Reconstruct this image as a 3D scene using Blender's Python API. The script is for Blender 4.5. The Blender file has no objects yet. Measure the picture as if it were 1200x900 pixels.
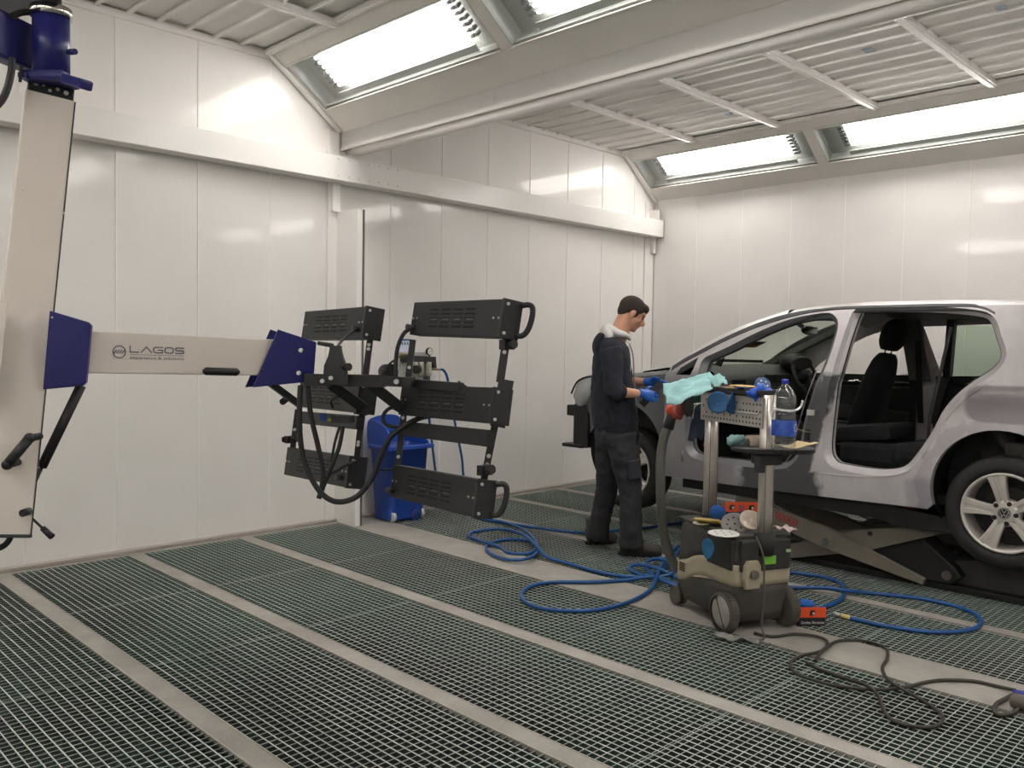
EXPO = 0.52
import bpy, bmesh, math, random
from math import sin, cos, pi, radians, sqrt, atan2
from mathutils import Vector, Matrix, Quaternion, noise
from mathutils.geometry import delaunay_2d_cdt
random.seed(7)
S = bpy.context.scene
COL = S.collection
V = Vector

# ------------------------------------------------------------------ camera
FPX, YAW, PITCH, ROLL = 1001.1, .7874, -.04229, .016783
CAM = V((0, 0, 1.42))
_f = V((cos(YAW)*cos(PITCH), sin(YAW)*cos(PITCH), sin(PITCH)))
_r0 = V((sin(YAW), -cos(YAW), 0)); _u0 = _r0.cross(_f)
_r = cos(ROLL)*_r0 + sin(ROLL)*_u0
_u = -sin(ROLL)*_r0 + cos(ROLL)*_u0
cd = bpy.data.cameras.new('camera'); cam = bpy.data.objects.new('camera', cd); COL.objects.link(cam)
cam.matrix_world = Matrix(((_r.x, _u.x, -_f.x, CAM.x), (_r.y, _u.y, -_f.y, CAM.y), (_r.z, _u.z, -_f.z, CAM.z), (0, 0, 0, 1)))
cd.sensor_fit = 'HORIZONTAL'; cd.sensor_width = 36; cd.lens = FPX/1200*36
cd.clip_start = .05; cd.clip_end = 100
S.camera = cam
R3 = V((sin(YAW), -cos(YAW), 0)); F3 = V((cos(YAW), sin(YAW), 0)); Z3 = V((0, 0, 1))

def ray(px, py): return _f + _r*((px-600)/FPX) - _u*((py-450)/FPX)
def P(px, py, d): return CAM + ray(px, py)*d            # a surveyed point at distance d
def FL(px, py, z=0.0):
    r = ray(px, py); return CAM + r*((z-CAM.z)/r.z)
def OX(px, py, x):
    r = ray(px, py); return CAM + r*((x-CAM.x)/r.x)
def OY(px, py, y):
    r = ray(px, py); return CAM + r*((y-CAM.y)/r.y)

# ------------------------------------------------------------------ materials
def lin(c):
    o = []
    for v in c[:3]:
        v = v/255.0
        o.append(v/12.92 if v <= .04045 else ((v+.055)/1.055)**2.4)
    return (*o, 1)
def newmat(name):
    m = bpy.data.materials.new(name); m.use_nodes = True
    n = m.node_tree; b = n.nodes['Principled BSDF']
    return m, n, b
def nd(n, t, **k):
    x = n.nodes.new(t)
    for a, v in k.items(): setattr(x, a, v)
    return x
def mix(n, fac, a, b):
    x = nd(n, 'ShaderNodeMix', data_type='RGBA')
    if hasattr(fac, 'links'): n.links.new(fac, x.inputs[0])
    else: x.inputs[0].default_value = fac
    for s, v in ((6, a), (7, b)):
        if hasattr(v, 'links'): n.links.new(v, x.inputs[s])
        else: x.inputs[s].default_value = v
    return x.outputs[2]
def math_(n, op, a, b=0.0, clamp=False):
    x = nd(n, 'ShaderNodeMath', operation=op); x.use_clamp = clamp
    for i, v in ((0, a), (1, b)):
        if hasattr(v, 'links'): n.links.new(v, x.inputs[i])
        else: x.inputs[i].default_value = v
    return x.outputs[0]
def noise_(n, scale, detail=3, vec=None, rough=.5):
    x = nd(n, 'ShaderNodeTexNoise'); x.inputs['Scale'].default_value = scale; x.inputs['Detail'].default_value = detail
    x.inputs['Roughness'].default_value = rough
    if vec is None:
        tc = nd(n, 'ShaderNodeTexCoord'); vec = tc.outputs['Object']
    n.links.new(vec, x.inputs['Vector'])
    return x.outputs['Fac']
def ramp(n, fac, lo, hi):
    x = nd(n, 'ShaderNodeMapRange'); x.inputs[1].default_value = lo; x.inputs[2].default_value = hi
    n.links.new(fac, x.inputs[0]); return x.outputs[0]
def bump_(n, b, h, strength=.3, dist=.01):
    x = nd(n, 'ShaderNodeBump'); x.inputs['Strength'].default_value = strength; x.inputs['Distance'].default_value = dist
    n.links.new(h, x.inputs['Height']); n.links.new(x.outputs[0], b.inputs['Normal'])
def thin_fresnel(n, f0=.05, k=.8):
    lw = nd(n, 'ShaderNodeLayerWeight'); lw.inputs[0].default_value = .5
    return math_(n, 'ADD', math_(n, 'MULTIPLY', math_(n, 'POWER', lw.outputs['Facing'], 4.0), k), f0, True)
_M = {}
def mat(name, c, rough=.5, metal=0.0, c2=None, scale=20, amt=.5, bump=0, bscale=None, spec=.5, coat=0, aniso=None):
    """painted / plastic / metal surface with a little wear: c blotched with c2"""
    if name in _M: return _M[name]
    m, n, b = newmat(name)
    b.inputs['Roughness'].default_value = rough; b.inputs['Metallic'].default_value = metal
    b.inputs['Specular IOR Level'].default_value = spec; b.inputs['Coat Weight'].default_value = coat
    b.inputs['Coat Roughness'].default_value = .12
    if c2 is None: c2 = tuple(min(255, v*1.12+3) for v in c)
    f = ramp(n, noise_(n, scale), .5-amt*.5, .5+amt*.5+.15)
    n.links.new(mix(n, f, lin(c), lin(c2)), b.inputs['Base Color'])
    if bump: bump_(n, b, noise_(n, bscale or scale*6, 4), bump, .004)
    _M[name] = m; return m

# ------------------------------------------------------------------ mesh building
class MB:
    def __init__(s): s.bm = bmesh.new()
    def face(s, pts, smooth=False):
        vs = [s.bm.verts.new(p) for p in pts]
        f = s.bm.faces.new(vs); f.smooth = smooth; return f
    def grid(s, rows, closeu=False, closev=False, smooth=True, flip=False):
        vv = [[s.bm.verts.new(p) for p in r] for r in rows]
        nu, nv = len(vv), len(vv[0])
        for i in range(nu if closeu else nu-1):
            for j in range(nv if closev else nv-1):
                q = [vv[i][j], vv[(i+1) % nu][j], vv[(i+1) % nu][(j+1) % nv], vv[i][(j+1) % nv]]
                if flip: q.reverse()
                try: f = s.bm.faces.new(q); f.smooth = smooth
                except ValueError: pass
        return vv
    def cap(s, ring, flip=False):
        r = list(ring)
        if flip: r.reverse()
        try: s.bm.faces.new(r)
        except ValueError: pass
    def box(s, c, size, M=None, bev=0):
        """c centre, size full sizes, M 3x3 axes (columns)"""
        c = V(c); hx, hy, hz = [v/2 for v in size]
        M = M or Matrix.Identity(3)
        vs = []
        for dz in (-1, 1):
            for dx, dy in ((-1, -1), (1, -1), (1, 1), (-1, 1)):
                vs.append(s.bm.verts.new(c + M @ V((dx*hx, dy*hy, dz*hz))))
        fs = [(3, 2, 1, 0), (4, 5, 6, 7), (0, 1, 5, 4), (1, 2, 6, 5), (2, 3, 7, 6), (3, 0, 4, 7)]
        ff = [s.bm.faces.new([vs[i] for i in f]) for f in fs]
        if bev:
            ed = list({e for f in ff for e in f.edges})
            bmesh.ops.bevel(s.bm, geom=ed, offset=bev, segments=2, profile=.6, affect='EDGES')
        return s
    def bar(s, p0, p1, w, h, up=Z3, bev=0):
        """box from p0 to p1, w across, h along up"""
        p0, p1 = V(p0), V(p1); d = p1-p0; L = d.length; y = d.normalized()
        x = y.cross(up).normalized(); z = x.cross(y)
        M = Matrix((x, y, z)).transposed()
        return s.box((p0+p1)/2, (w, L, h), M, bev)
    def cyl(s, p0, p1, r0, r1=None, seg=16, caps=True, smooth=True):
        r1 = r0 if r1 is None else r1
        p0, p1 = V(p0), V(p1); y = (p1-p0).normalized()
        x = y.orthogonal().normalized(); z = y.cross(x)
        rows = [[p + (x*cos(a)+z*sin(a))*r for a in [2*pi*k/seg for k in range(seg)]] for p, r in ((p0, r0), (p1, r1))]
        vv = s.grid(rows, closev=True, smooth=smooth, flip=True)
        if caps: s.cap(vv[0]); s.cap(vv[1], True)
        return s
    def tube(s, pts, r, seg=8, closed=False, caps=True, ref=None, flat=None):
        """smooth tube through pts; r number or list; flat: (w,h) rect-ish scale"""
        pts = [V(p) for p in pts]; n = len(pts)
        rr = r if isinstance(r, (list, tuple)) else [r]*n
        T = []
        for i in range(n):
            a = pts[(i-1) % n] if (closed or i > 0) else pts[0]
            b = pts[(i+1) % n] if (closed or i < n-1) else pts[-1]
            t = (b-a); T.append(t.normalized() if t.length > 1e-9 else (T[-1] if T else V((1, 0, 0))))
        x = (ref if ref is not None else T[0].orthogonal()); rows = []
        for i in range(n):
            x = (x - T[i]*x.dot(T[i]))
            x = x.normalized() if x.length > 1e-6 else T[i].orthogonal().normalized()
            z = T[i].cross(x)
            fx, fz = flat if flat else (1, 1)
            rows.append([pts[i] + (x*cos(a)*fx+z*sin(a)*fz)*rr[i] for a in [2*pi*k/seg for k in range(seg)]])
        vv = s.grid(rows, closeu=closed, closev=True, flip=True)
        if caps and not closed: s.cap(vv[0]); s.cap(vv[-1], True)
        return s
    def lathe(s, prof, origin, axis, seg=32, ref=None, a0=0, a1=2*pi):
        """prof list of (radius, along axis)"""
        o = V(origin); y = V(axis).normalized()
        x = (V(ref) if ref is not None else y.orthogonal()).normalized(); z = y.cross(x)
        full = abs(a1-a0-2*pi) < 1e-6
        na = seg if full else seg+1
        rows = []
        for k in range(na):
            a = a0+(a1-a0)*k/seg
            rows.append([o + y*t + (x*cos(a)+z*sin(a))*r for r, t in prof])
        s.grid(rows, closeu=full)
        return s
    def ell(s, c, rad, M=None, seg=20, rings=12):
        c = V(c); M = M or Matrix.Identity(3); rows = []
        for i in range(rings+1):
            t = pi*i/rings
            rows.append([c + M @ V((rad[0]*sin(t)*cos(a), rad[1]*sin(t)*sin(a), rad[2]*cos(t))) for a in [2*pi*k/seg for k in range(seg)]])
        s.grid(rows, closev=True)
        return s
    def prism(s, poly, o, ex, ey, thick, bev=0, smooth=False):
        """2D poly (list of (u,v)) placed at o with axes ex,ey, extruded by vector thick"""
        o, ex, ey, th = V(o), V(ex), V(ey), V(thick)
        a = [s.bm.verts.new(o+ex*u+ey*v) for u, v in poly]; b = [s.bm.verts.new(o+ex*u+ey*v+th) for u, v in poly]
        n = len(a); ff = []
        for i in range(n): ff.append(s.bm.faces.new((a[i], a[(i+1) % n], b[(i+1) % n], b[i])))
        for f in ff: f.smooth = smooth
        e1 = s.bm.faces.new(list(reversed(a))); e2 = s.bm.faces.new(b)
        if bev:
            ed = list(set(e1.edges) | set(e2.edges))
            bmesh.ops.bevel(s.bm, geom=ed, offset=bev, segments=2, profile=.5, affect='EDGES')
        return s
    def loft(s, secs, ref, seg=20, sub=4, caps=True):
        """secs: list of (point, ra, rb); rb is the radius along ref, ra across; rings kept perpendicular to the path"""
        pts = [V(a[0]) for a in secs]; ra = [a[1] for a in secs]; rb = [a[2] for a in secs]; n = len(pts)
        def cr(L, i, t):
            p0, p1, p2, p3 = L[max(i-1, 0)], L[i], L[i+1], L[min(i+2, n-1)]
            return .5*((2*p1)+(p2-p0)*t+(2*p0-5*p1+4*p2-p3)*t*t+(3*p1-p0-3*p2+p3)*t**3)
        pp, aa, bb = [], [], []
        for i in range(n-1):
            for k in range(sub):
                t = k/sub; pp.append(cr(pts, i, t)); aa.append(max(.002, cr(ra, i, t))); bb.append(max(.002, cr(rb, i, t)))
        pp.append(pts[-1]); aa.append(ra[-1]); bb.append(rb[-1]); rows = []
        for i, p in enumerate(pp):
            t = (pp[min(i+1, len(pp)-1)]-pp[max(i-1, 0)]).normalized()
            y = (V(ref)-t*V(ref).dot(t)); y = y.normalized() if y.length > 1e-5 else t.orthogonal().normalized()
            x = y.cross(t)
            rows.append([p + x*cos(a)*aa[i] + y*sin(a)*bb[i] for a in [2*pi*k/seg for k in range(seg)]])
        vv = s.grid(rows, closev=True)
        if caps: s.cap(vv[0], True); s.cap(vv[-1])
        return s
    def text(s, body, o, ex, ey, size, off=.0008, width=None, depth=.0006):
        cu = bpy.data.curves.new('t', 'FONT'); cu.body = body; cu.size = 1; cu.resolution_u = 2
        ob = bpy.data.objects.new('t', cu); COL.objects.link(ob)
        me = bpy.data.meshes.new_from_object(ob.evaluated_get(bpy.context.evaluated_depsgraph_get()))
        xs = [v.co.x for v in me.vertices]; k = size; kx = (width/(max(xs)-min(xs))) if width else k
        o, ex, ey = V(o), V(ex).normalized(), V(ey).normalized(); nn = ex.cross(ey); x0 = min(xs)
        base = [s.bm.verts.new(o+ex*(v.co.x-x0)*kx+ey*v.co.y*k+nn*off) for v in me.vertices]
        for p in me.polygons:
            try: s.bm.faces.new([base[i] for i in p.vertices])
            except ValueError: pass
        bpy.data.objects.remove(ob); bpy.data.meshes.remove(me); bpy.data.curves.remove(cu)
        return s
    def build(s, name, m, parent=None, loc=None, bev=0, sub=0, solid=0, weld=False, smooth=None, recalc=True, **tags):
        me = bpy.data.meshes.new(name)
        if weld: bmesh.ops.remove_doubles(s.bm, verts=s.bm.verts, dist=1e-5)
        if recalc: bmesh.ops.recalc_face_normals(s.bm, faces=s.bm.faces)
        if smooth is not None:
            for f in s.bm.faces: f.smooth = smooth
        root = parent
        while root is not None and root.parent is not None: root = root.parent
        if root is not None:
            s.bm.transform(ROOTM[root.name].inverted())
        elif loc is not None:
            s.bm.transform(Matrix.Translation(-V(loc)))
        s.bm.to_mesh(me); s.bm.free()
        me.materials.append(m)
        o = bpy.data.objects.new(name, me); COL.objects.link(o)
        if parent is not None: o.parent = parent
        else:
            if loc is not None: o.location = loc
            ROOTM[o.name] = Matrix.Translation(V(loc) if loc is not None else V((0, 0, 0)))
        if solid:
            md = o.modifiers.new('s', 'SOLIDIFY'); md.thickness = solid; md.offset = 0
        if bev:
            md = o.modifiers.new('b', 'BEVEL'); md.width = bev; md.segments = 2; md.limit_method = 'ANGLE'; md.angle_limit = radians(40)
        if sub:
            md = o.modifiers.new('u', 'SUBSURF'); md.levels = sub; md.render_levels = sub
        for k, v in tags.items(): o[k] = v
        return o
ROOTM = {}
def thing(name, label, cat, loc=(0, 0, 0), rz=0, group=None):
    o = bpy.data.objects.new(name, None); COL.objects.link(o); o.empty_display_size = .1
    o.location = loc; o.rotation_euler = (0, 0, rz); o['label'] = label; o['category'] = cat
    if group: o['group'] = group
    ROOTM[o.name] = Matrix.Translation(V(loc)) @ Matrix.Rotation(rz, 4, 'Z')
    return o
def tag(o, label, cat, group=None):
    o['label'] = label; o['category'] = cat
    if group: o['group'] = group
    return o
def struct(o): o['kind'] = 'structure'; return o
def copy_tree(o, parent=None):
    c = o.copy(); COL.objects.link(c); c.parent = parent
    for ch in list(o.children): copy_tree(ch, c)
    return c
def spline(pts, n=8, closed=False):
    """Catmull-Rom through points"""
    pts = [V(p) for p in pts]; N = len(pts); out = []
    for i in range(N if closed else N-1):
        g = (lambda k: pts[k % N]) if closed else (lambda k: pts[min(max(k, 0), N-1)])
        p0, p1, p2, p3 = g(i-1), g(i), g(i+1), g(i+2)
        for k in range(n):
            t = k/n
            out.append(.5*((2*p1)+(p2-p0)*t+(2*p0-5*p1+4*p2-p3)*t*t+(3*p1-p0-3*p2+p3)*t**3))
    if not closed: out.append(pts[-1])
    return out
def remesh(o, voxel, smooth=6, fac=.5):
    md = o.modifiers.new('r', 'REMESH'); md.mode = 'VOXEL'; md.voxel_size = voxel; md.use_smooth_shade = True
    if smooth:
        ms = o.modifiers.new('m', 'SMOOTH'); ms.factor = fac; ms.iterations = smooth
    dg = bpy.context.evaluated_depsgraph_get(); dg.update()
    me = bpy.data.meshes.new_from_object(o.evaluated_get(dg))
    o.modifiers.clear(); old = o.data; mats = list(old.materials); o.data = me
    if not len(me.materials):
        for m in mats: me.materials.append(m)
    for p in me.polygons: p.use_smooth = True
    bpy.data.meshes.remove(old)
    return o
# ================================================================== the room
WA, WB = 5.863, 8.08            # left wall (y) and right wall (x)
XL, YB = -1.35, -5.2            # walls behind the photographer
def wall_mat():
    m, n, b = newmat('white_coated_panel')
    f = noise_(n, 1.3, 2); f2 = noise_(n, 35, 4)
    c = mix(n, ramp(n, f, .3, .7), lin((226, 223, 219)), lin((234, 231, 228)))
    c = mix(n, math_(n, 'MULTIPLY', ramp(n, f2, .55, .9), .25), c, lin((212, 208, 202)))
    n.links.new(c, b.inputs['Base Color'])
    b.inputs['Roughness'].default_value = .4; b.inputs['Specular IOR Level'].default_value = .25
    b.inputs['Coat Weight'].default_value = .38; b.inputs['Coat Roughness'].default_value = .06
    bump_(n, b, noise_(n, 2.2, 2), .10, .02)
    return m
MW = wall_mat()
M_SEAM = mat('panel_joint', (236, 232, 226), .35)
M_WHT = mat('white_powder_coat', (236, 233, 230), .38, c2=(228, 225, 221), scale=3, coat=.2)
M_WHT2 = mat('off_white_trim', (214, 210, 204), .45, c2=(204, 200, 193), scale=4)
M_DARKGAP = mat('dark_gap', (60, 58, 56), .7)

def panel_wall(name, u0, u1, first, step, org, eu, en, ztop=3.75):
    """wall of coated panels: eu along, en into the room; every panel a hair out of plane, joints between"""
    b = MB(); j = MB(); cuts = [u0]; u = first
    while u - step > u0 + .02: u -= step
    while u < u1-.02: cuts.append(u); u += step
    cuts.append(u1); eu, en, org = V(eu), V(en), V(org)
    rnd = random.Random(name)
    for a, c in zip(cuts, cuts[1:]):
        t0, t1 = rnd.uniform(-.0022, .0022), rnd.uniform(-.0022, .0022)
        tz = rnd.uniform(-.006, .006)
        q = []
        for uu, t in ((a+.0015, t0), (c-.0015, t1)):
            q.append((uu, t))
        rows = [[org+eu*uu+en*(t+tz*k)+Z3*(ztop*k) for uu, t in q] for k in (0, .5, 1)]
        b.grid(rows, smooth=False)
    for c in cuts[1:-1]:
        j.box(org+eu*c-en*.002+Z3*ztop/2, (.005, .014, ztop), Matrix((eu, en, Z3)).transposed())
    w = struct(b.build(name, MW, recalc=False)); jo = j.build('panel_joints', M_SEAM, w)
    return w
panel_wall('wall_left', XL, WB, 2.693, .558, (0, WA, 0), (1, 0, 0), (0, -1, 0))
panel_wall('wall_right', YB, WA, 4.724, .5525, (WB, 0, 0), (0, 1, 0), (-1, 0, 0))
panel_wall('wall_back', XL, WB, 2.693, .558, (0, YB, 0), (1, 0, 0), (0, 1, 0))
panel_wall('wall_near', YB, WA, 4.724, .5525, (XL, 0, 0), (0, 1, 0), (1, 0, 0))

# ---- floor: steel strips, kerbs, gratings over the extract pit
def strip_mat():
    m, n, b = newmat('dusty_steel_strip')
    f = noise_(n, 3, 5, rough=.65); f2 = noise_(n, 60, 4)
    c = mix(n, ramp(n, f, .35, .7), lin((144, 140, 133)), lin((168, 164, 157)))
    c = mix(n, math_(n, 'MULTIPLY', ramp(n, f2, .58, .8), .5), c, lin((192, 187, 181)))
    n.links.new(c, b.inputs['Base Color']); b.inputs['Roughness'].default_value = .62; b.inputs['Metallic'].default_value = .15
    bump_(n, b, f2, .15, .003); return m
M_STRIP = strip_mat()
M_KERB = mat('painted_kerb', (158, 150, 143), .6, c2=(170, 162, 155), scale=8)
strips = [(-.99, .1), (-.20, .1), (.59, .1), (1.378, .098), (2.167, .098), (2.955, .1), (3.80, .35), (4.84, .085), (5.61, .085), (6.39, .085), (7.17, .085)]
YG0, YG1 = YB+.06, WA-.11
b = MB()
for x, w in strips: b.box((x+w/2, (YG0+YG1)/2, -.007), (w, YG1-YG0, .014))
b.box(((XL+WB)/2, WA-.055, -.02), (WB-XL, .11, .04)); b.box(((XL+WB)/2, YB+.03, -.02), (WB-XL, .06, .04))
b.box((XL+.03, (YB+WA)/2, -.02), (.06, WA-YB, .04)); b.box((WB-.04, (YB+WA)/2, -.02), (.08, WA-YB, .04))
floor = struct(b.build('floor', M_STRIP))
b = MB()
for x, w in strips:
    for q in (x+.0035, x+w-.0035): b.box((q, (YG0+YG1)/2, -.0005), (.004, YG1-YG0, .007))
b.build('strip_edges', mat('galvanised_edge', (176, 172, 166), .4, .5, scale=40), floor)
b = MB(); b.box(((XL+WB)/2, WA-.035, .012), (WB-XL, .05, .024)); b.box((WB-.03, (YB+WA)/2, .012), (.05, WA-YB, .024))
struct(b.build('baseboard_left', M_KERB, bev=.004))

M_GRATE = mat('galvanised_grating', (196, 200, 196), .5, .2, c2=(160, 168, 162), scale=2.5, amt=.9)
M_GRATE2 = mat('galvanised_cross_rod', (160, 166, 162), .55, .2, c2=(124, 132, 126), scale=2.5, amt=.9)
gb, gr, gw = MB(), MB(), MB()
lanes = []
xs = [(XL+.06, strips[0][0])]+[(strips[i][0]+strips[i][1], strips[i+1][0]) for i in range(len(strips)-1)]+[(strips[-1][0]+strips[-1][1], WB-.08)]
for x0, x1 in xs:
    n = max(1, round((x1-x0)/.0372))
    for k in range(1, n):
        x = x0+(x1-x0)*k/n
        gb.box((x, (YG0+YG1)/2, -.0008), (.0046, YG1-YG0, .0016)); gw.box((x, (YG0+YG1)/2, -.0115), (.0034, YG1-YG0, .0195))
    ny = round((YG1-YG0)/.0366)
    for k in range(ny+1):
        y = YG0+(YG1-YG0)*k/ny
        gr.box(((x0+x1)/2, y, -.0012), (x1-x0, .0036, .0014)); gw.box(((x0+x1)/2, y, -.0045), (x1-x0, .0028, .005))
    y = 4.72-1.0*9
    while y < YG1:                                                # panel ends butt together every metre
        if y > YG0:
            for q in (0,): gr.box(((x0+x1)/2, y+q, -.0010), (x1-x0, .0030, .0014)); gw.box(((x0+x1)/2, y, -.011), (x1-x0, .012, .018))
        y += 1.0
grate = struct(gb.build('floor_grating', M_GRATE)); gr.build('cross_rods', M_GRATE2, grate)
def pit_mat():
    m, n, b = newmat('paint_arrestor_mat')
    f = noise_(n, .55, 3); f2 = noise_(n, 90, 3); f3 = noise_(n, 7, 4)
    green = mix(n, ramp(n, f3, .3, .75), lin((56, 106, 86)), lin((76, 124, 104)))
    c = mix(n, ramp(n, f, .40, .56), lin((50, 51, 49)), green)
    c = mix(n, ramp(n, f2, .3, .8), c, lin((54, 62, 58)))
    n.links.new(c, b.inputs['Base Color']); b.inputs['Roughness'].default_value = .95
    bump_(n, b, f2, .6, .01); return m
M_PIT = pit_mat(); gw.build('bar_webs', M_PIT, grate)
b = MB(); b.face([(XL, YB, -.085), (WB, YB, -.085), (WB, WA, -.085), (XL, WA, -.085)])
o = b.build('floor_filter', M_PIT); struct(o)

# ---- ceiling: two bays, flat filter field with slanted light panels either side
ZC, ZS = 3.57, 3.115
bays = [(-1.30, -.68, 3.22, 3.84), (4.16, 4.72, 7.47, 8.08)]      # foot, kink, kink, foot
def ceil_mat():
    m, n, b = newmat('ceiling_filter_fabric')
    f = noise_(n, 1.2, 3); f2 = noise_(n, 14, 4)
    c = mix(n, ramp(n, f, .3, .7), lin((218, 216, 212)), lin((232, 230, 226)))
    c = mix(n, math_(n, 'MULTIPLY', ramp(n, f2, .6, .85), .4), c, lin((200, 198, 193)))
    n.links.new(c, b.inputs['Base Color']); b.inputs['Roughness'].default_value = .9
    bump_(n, b, f2, .3, .02); return m
MC = ceil_mat()
b = MB(); rnd = random.Random(5)
for (f0, k0, k1, f1) in bays:
    n = int((k1-k0)/.05); ys = [YB+(WA-YB)*i/60 for i in range(61)]
    rows = []
    nx = 120
    for i in range(nx+1):
        x = k0+(k1-k0)*i/nx; row = []
        for y in ys:
            amp = .022 if f0 > 0 else .004
            # the filter blanket bellies down in long soft folds between its wires
            h = amp*abs(sin((x-k0)*pi/.21+.5*noise.noise(V((x*.8, y*.5, 3)))))+.012*noise.noise(V((x*3, y*1.2, 0)))
            row.append(V((x, y, ZC+.025-h)))
        rows.append(row)
    b.grid(rows)
ceiling = struct(b.build('ceiling', MC, recalc=False))
b = MB()
b.box(((XL+WB)/2, (YB+WA)/2, 3.76), (WB-XL+.4, WA-YB+.4, .06))     # roof deck over everything
b.box((XL-.06, (YB+WA)/2, 1.9), (.04, WA-YB, 3.8))
struct(b.build('roof_deck', M_WHT2))
# wires / battens in the flat field, along y
b = MB()
for (f0, k0, k1, f1), st in zip(bays, (.197, .21)):
    x = k1-.03
    i = 0
    while x > k0:
        b.box((x, (YB+WA)/2, ZC-.003), (.022 if f0 < 0 else .014, WA-YB, .02 if f0 < 0 else .016)); x -= st if f0 < 0 else .21
wires = b.build('ceiling_battens', M_WHT, ceiling)
b = MB()
for (f0, k0, k1, f1) in bays:
    y = 4.95-.92*11
    while y < WA-.1:
        if y > YB: b.box(((k0+k1)/2, y, ZC-.015), (k1-k0, .07, .04)); b.box(((k0+k1)/2, y, ZC-.038), (k1-k0, .035, .012))
        y += .92
    for x, sg in ((k0, 1), (k1, -1)): b.box((x+sg*.012, (YB+WA)/2, ZC-.01), (.03, WA-YB, .03))
    b.box(((k0+k1)/2, WA-.015, ZC-.02), (k1-k0, .03, .05))
struct(b.build('trim_1', M_WHT, bev=.002))
# tape marks left on the filters
b = MB()
for x, y, w, l in ((6.1, 2.6, .09, .07), (5.2, 2.05, .12, .10), (6.55, 3.1, .05, .08), (5.0, 3.3, .1, .06), (6.9, 4.2, .1, .05), (2.35, 4.9, .05, .13), (2.2, 4.35, .05, .2), (1.75, 5.1, .05, .1), (5.9, 1.7, .08, .06), (5.3, 3.9, .06, .08)):
    b.box((x, y, ZC-.0035+.0), (w, l, .004))
b.build('filter_stickers', mat('blue_grey_print', (150, 165, 190), .6, c2=(170, 175, 180), scale=60), ceiling)

# slope frames, one run each side of each bay
PAN = [(1.78+2.05*k, 3.73+2.05*k) for k in range(-3, 2)]            # openings along y
slopes = []
for (f0, k0, k1, f1) in bays: slopes += [((k0, ZC), (f0, ZS), 1), ((k1, ZC), (f1, ZS), -1)]
b = MB()
for (xk, zk), (xf, zf), sg in slopes:
    a = V((xk, 0, zk)); d = V((xf-xk, 0, zf-zk)); L = d.length; e = d.normalized(); nn = V((sg*abs(e.z), 0, -abs(e.x)))
    M = Matrix((e, V((0, 1, 0)), nn)).transposed()
    def slab(u0, u1, y0, y1, t=.03, off=0):
        c = a+e*(u0+u1)/2+V((0, (y0+y1)/2, 0))-nn*(t/2-off)
        b.box(c, (u1-u0, y1-y0, t), M)
    slab(0, .135, YB, WA); slab(.572, L+.02, YB, WA)
    ycut = [YB]+[v for p in PAN for v in p]+[WA]
    for y0, y1 in zip(ycut[::2], ycut[1::2]): slab(.135, .572, y0, y1)
    # slim raised lip round each opening
    for y0, y1 in PAN:
        slab(.560, .572, y0, y1, .012, .008); slab(.135, .147, y0, y1, .012, .008)
struct(b.build('trim_2', M_WHT2, bev=.002))

# ---- light fittings
M_REFL = mat('lamp_box_inner', (158, 161, 157), .5, c2=(150, 154, 150))
M_GLASS, _n, _b = newmat('lamp_glass')
_n.nodes.remove(_b); _o = _n.nodes['Material Output']
_t = nd(_n, 'ShaderNodeBsdfTransparent'); _t.inputs[0].default_value = (.965, .970, .963, 1)
_g = nd(_n, 'ShaderNodeBsdfGlossy'); _g.inputs['Roughness'].default_value = .05; _fr = thin_fresnel(_n)
_mx = nd(_n, 'ShaderNodeMixShader'); _n.links.new(_fr, _mx.inputs[0]); _n.links.new(_t.outputs[0], _mx.inputs[1]); _n.links.new(_g.outputs[0], _mx.inputs[2]); _n.links.new(_mx.outputs[0], _o.inputs[0])
M_TUBE, _n, _b = newmat('fluorescent_tube')
_b.inputs['Base Color'].default_value = (.9, .9, .9, 1); _b.inputs['Emission Color'].default_value = (1, .938, .908, 1); _b.inputs['Emission Strength'].default_value = 17.0
M_CAP = mat('tube_end_cap', (120, 122, 122), .5, .3)
M_BLK = mat('black_powder_coat', (30, 31, 33), .42, c2=(38, 39, 41), scale=30)
LAB = {(1, 1): ('slanted fluorescent light panel in the near bay, the one closest to the left wall', None),
       (1, 0): ('slanted fluorescent light panel in the near bay, cut by the top edge beside the divider beam', None),
       (3, 1): ('slanted fluorescent light panel above the right wall, in the far corner', None),
       (3, 0): ('slanted fluorescent light panel above the right wall, reaching the right edge', None)}
LAB = {(1, 4): 'glowing fluorescent light panel in the near ceiling slope, the one closest to the left wall',
       (1, 3): 'glowing fluorescent light panel in the near ceiling slope, cut off by the top edge',
       (3, 4): 'glowing fluorescent light panel above the right wall, in the far corner of the room',
       (3, 3): 'glowing fluorescent light panel above the right wall, reaching the right edge of view'}
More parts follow.
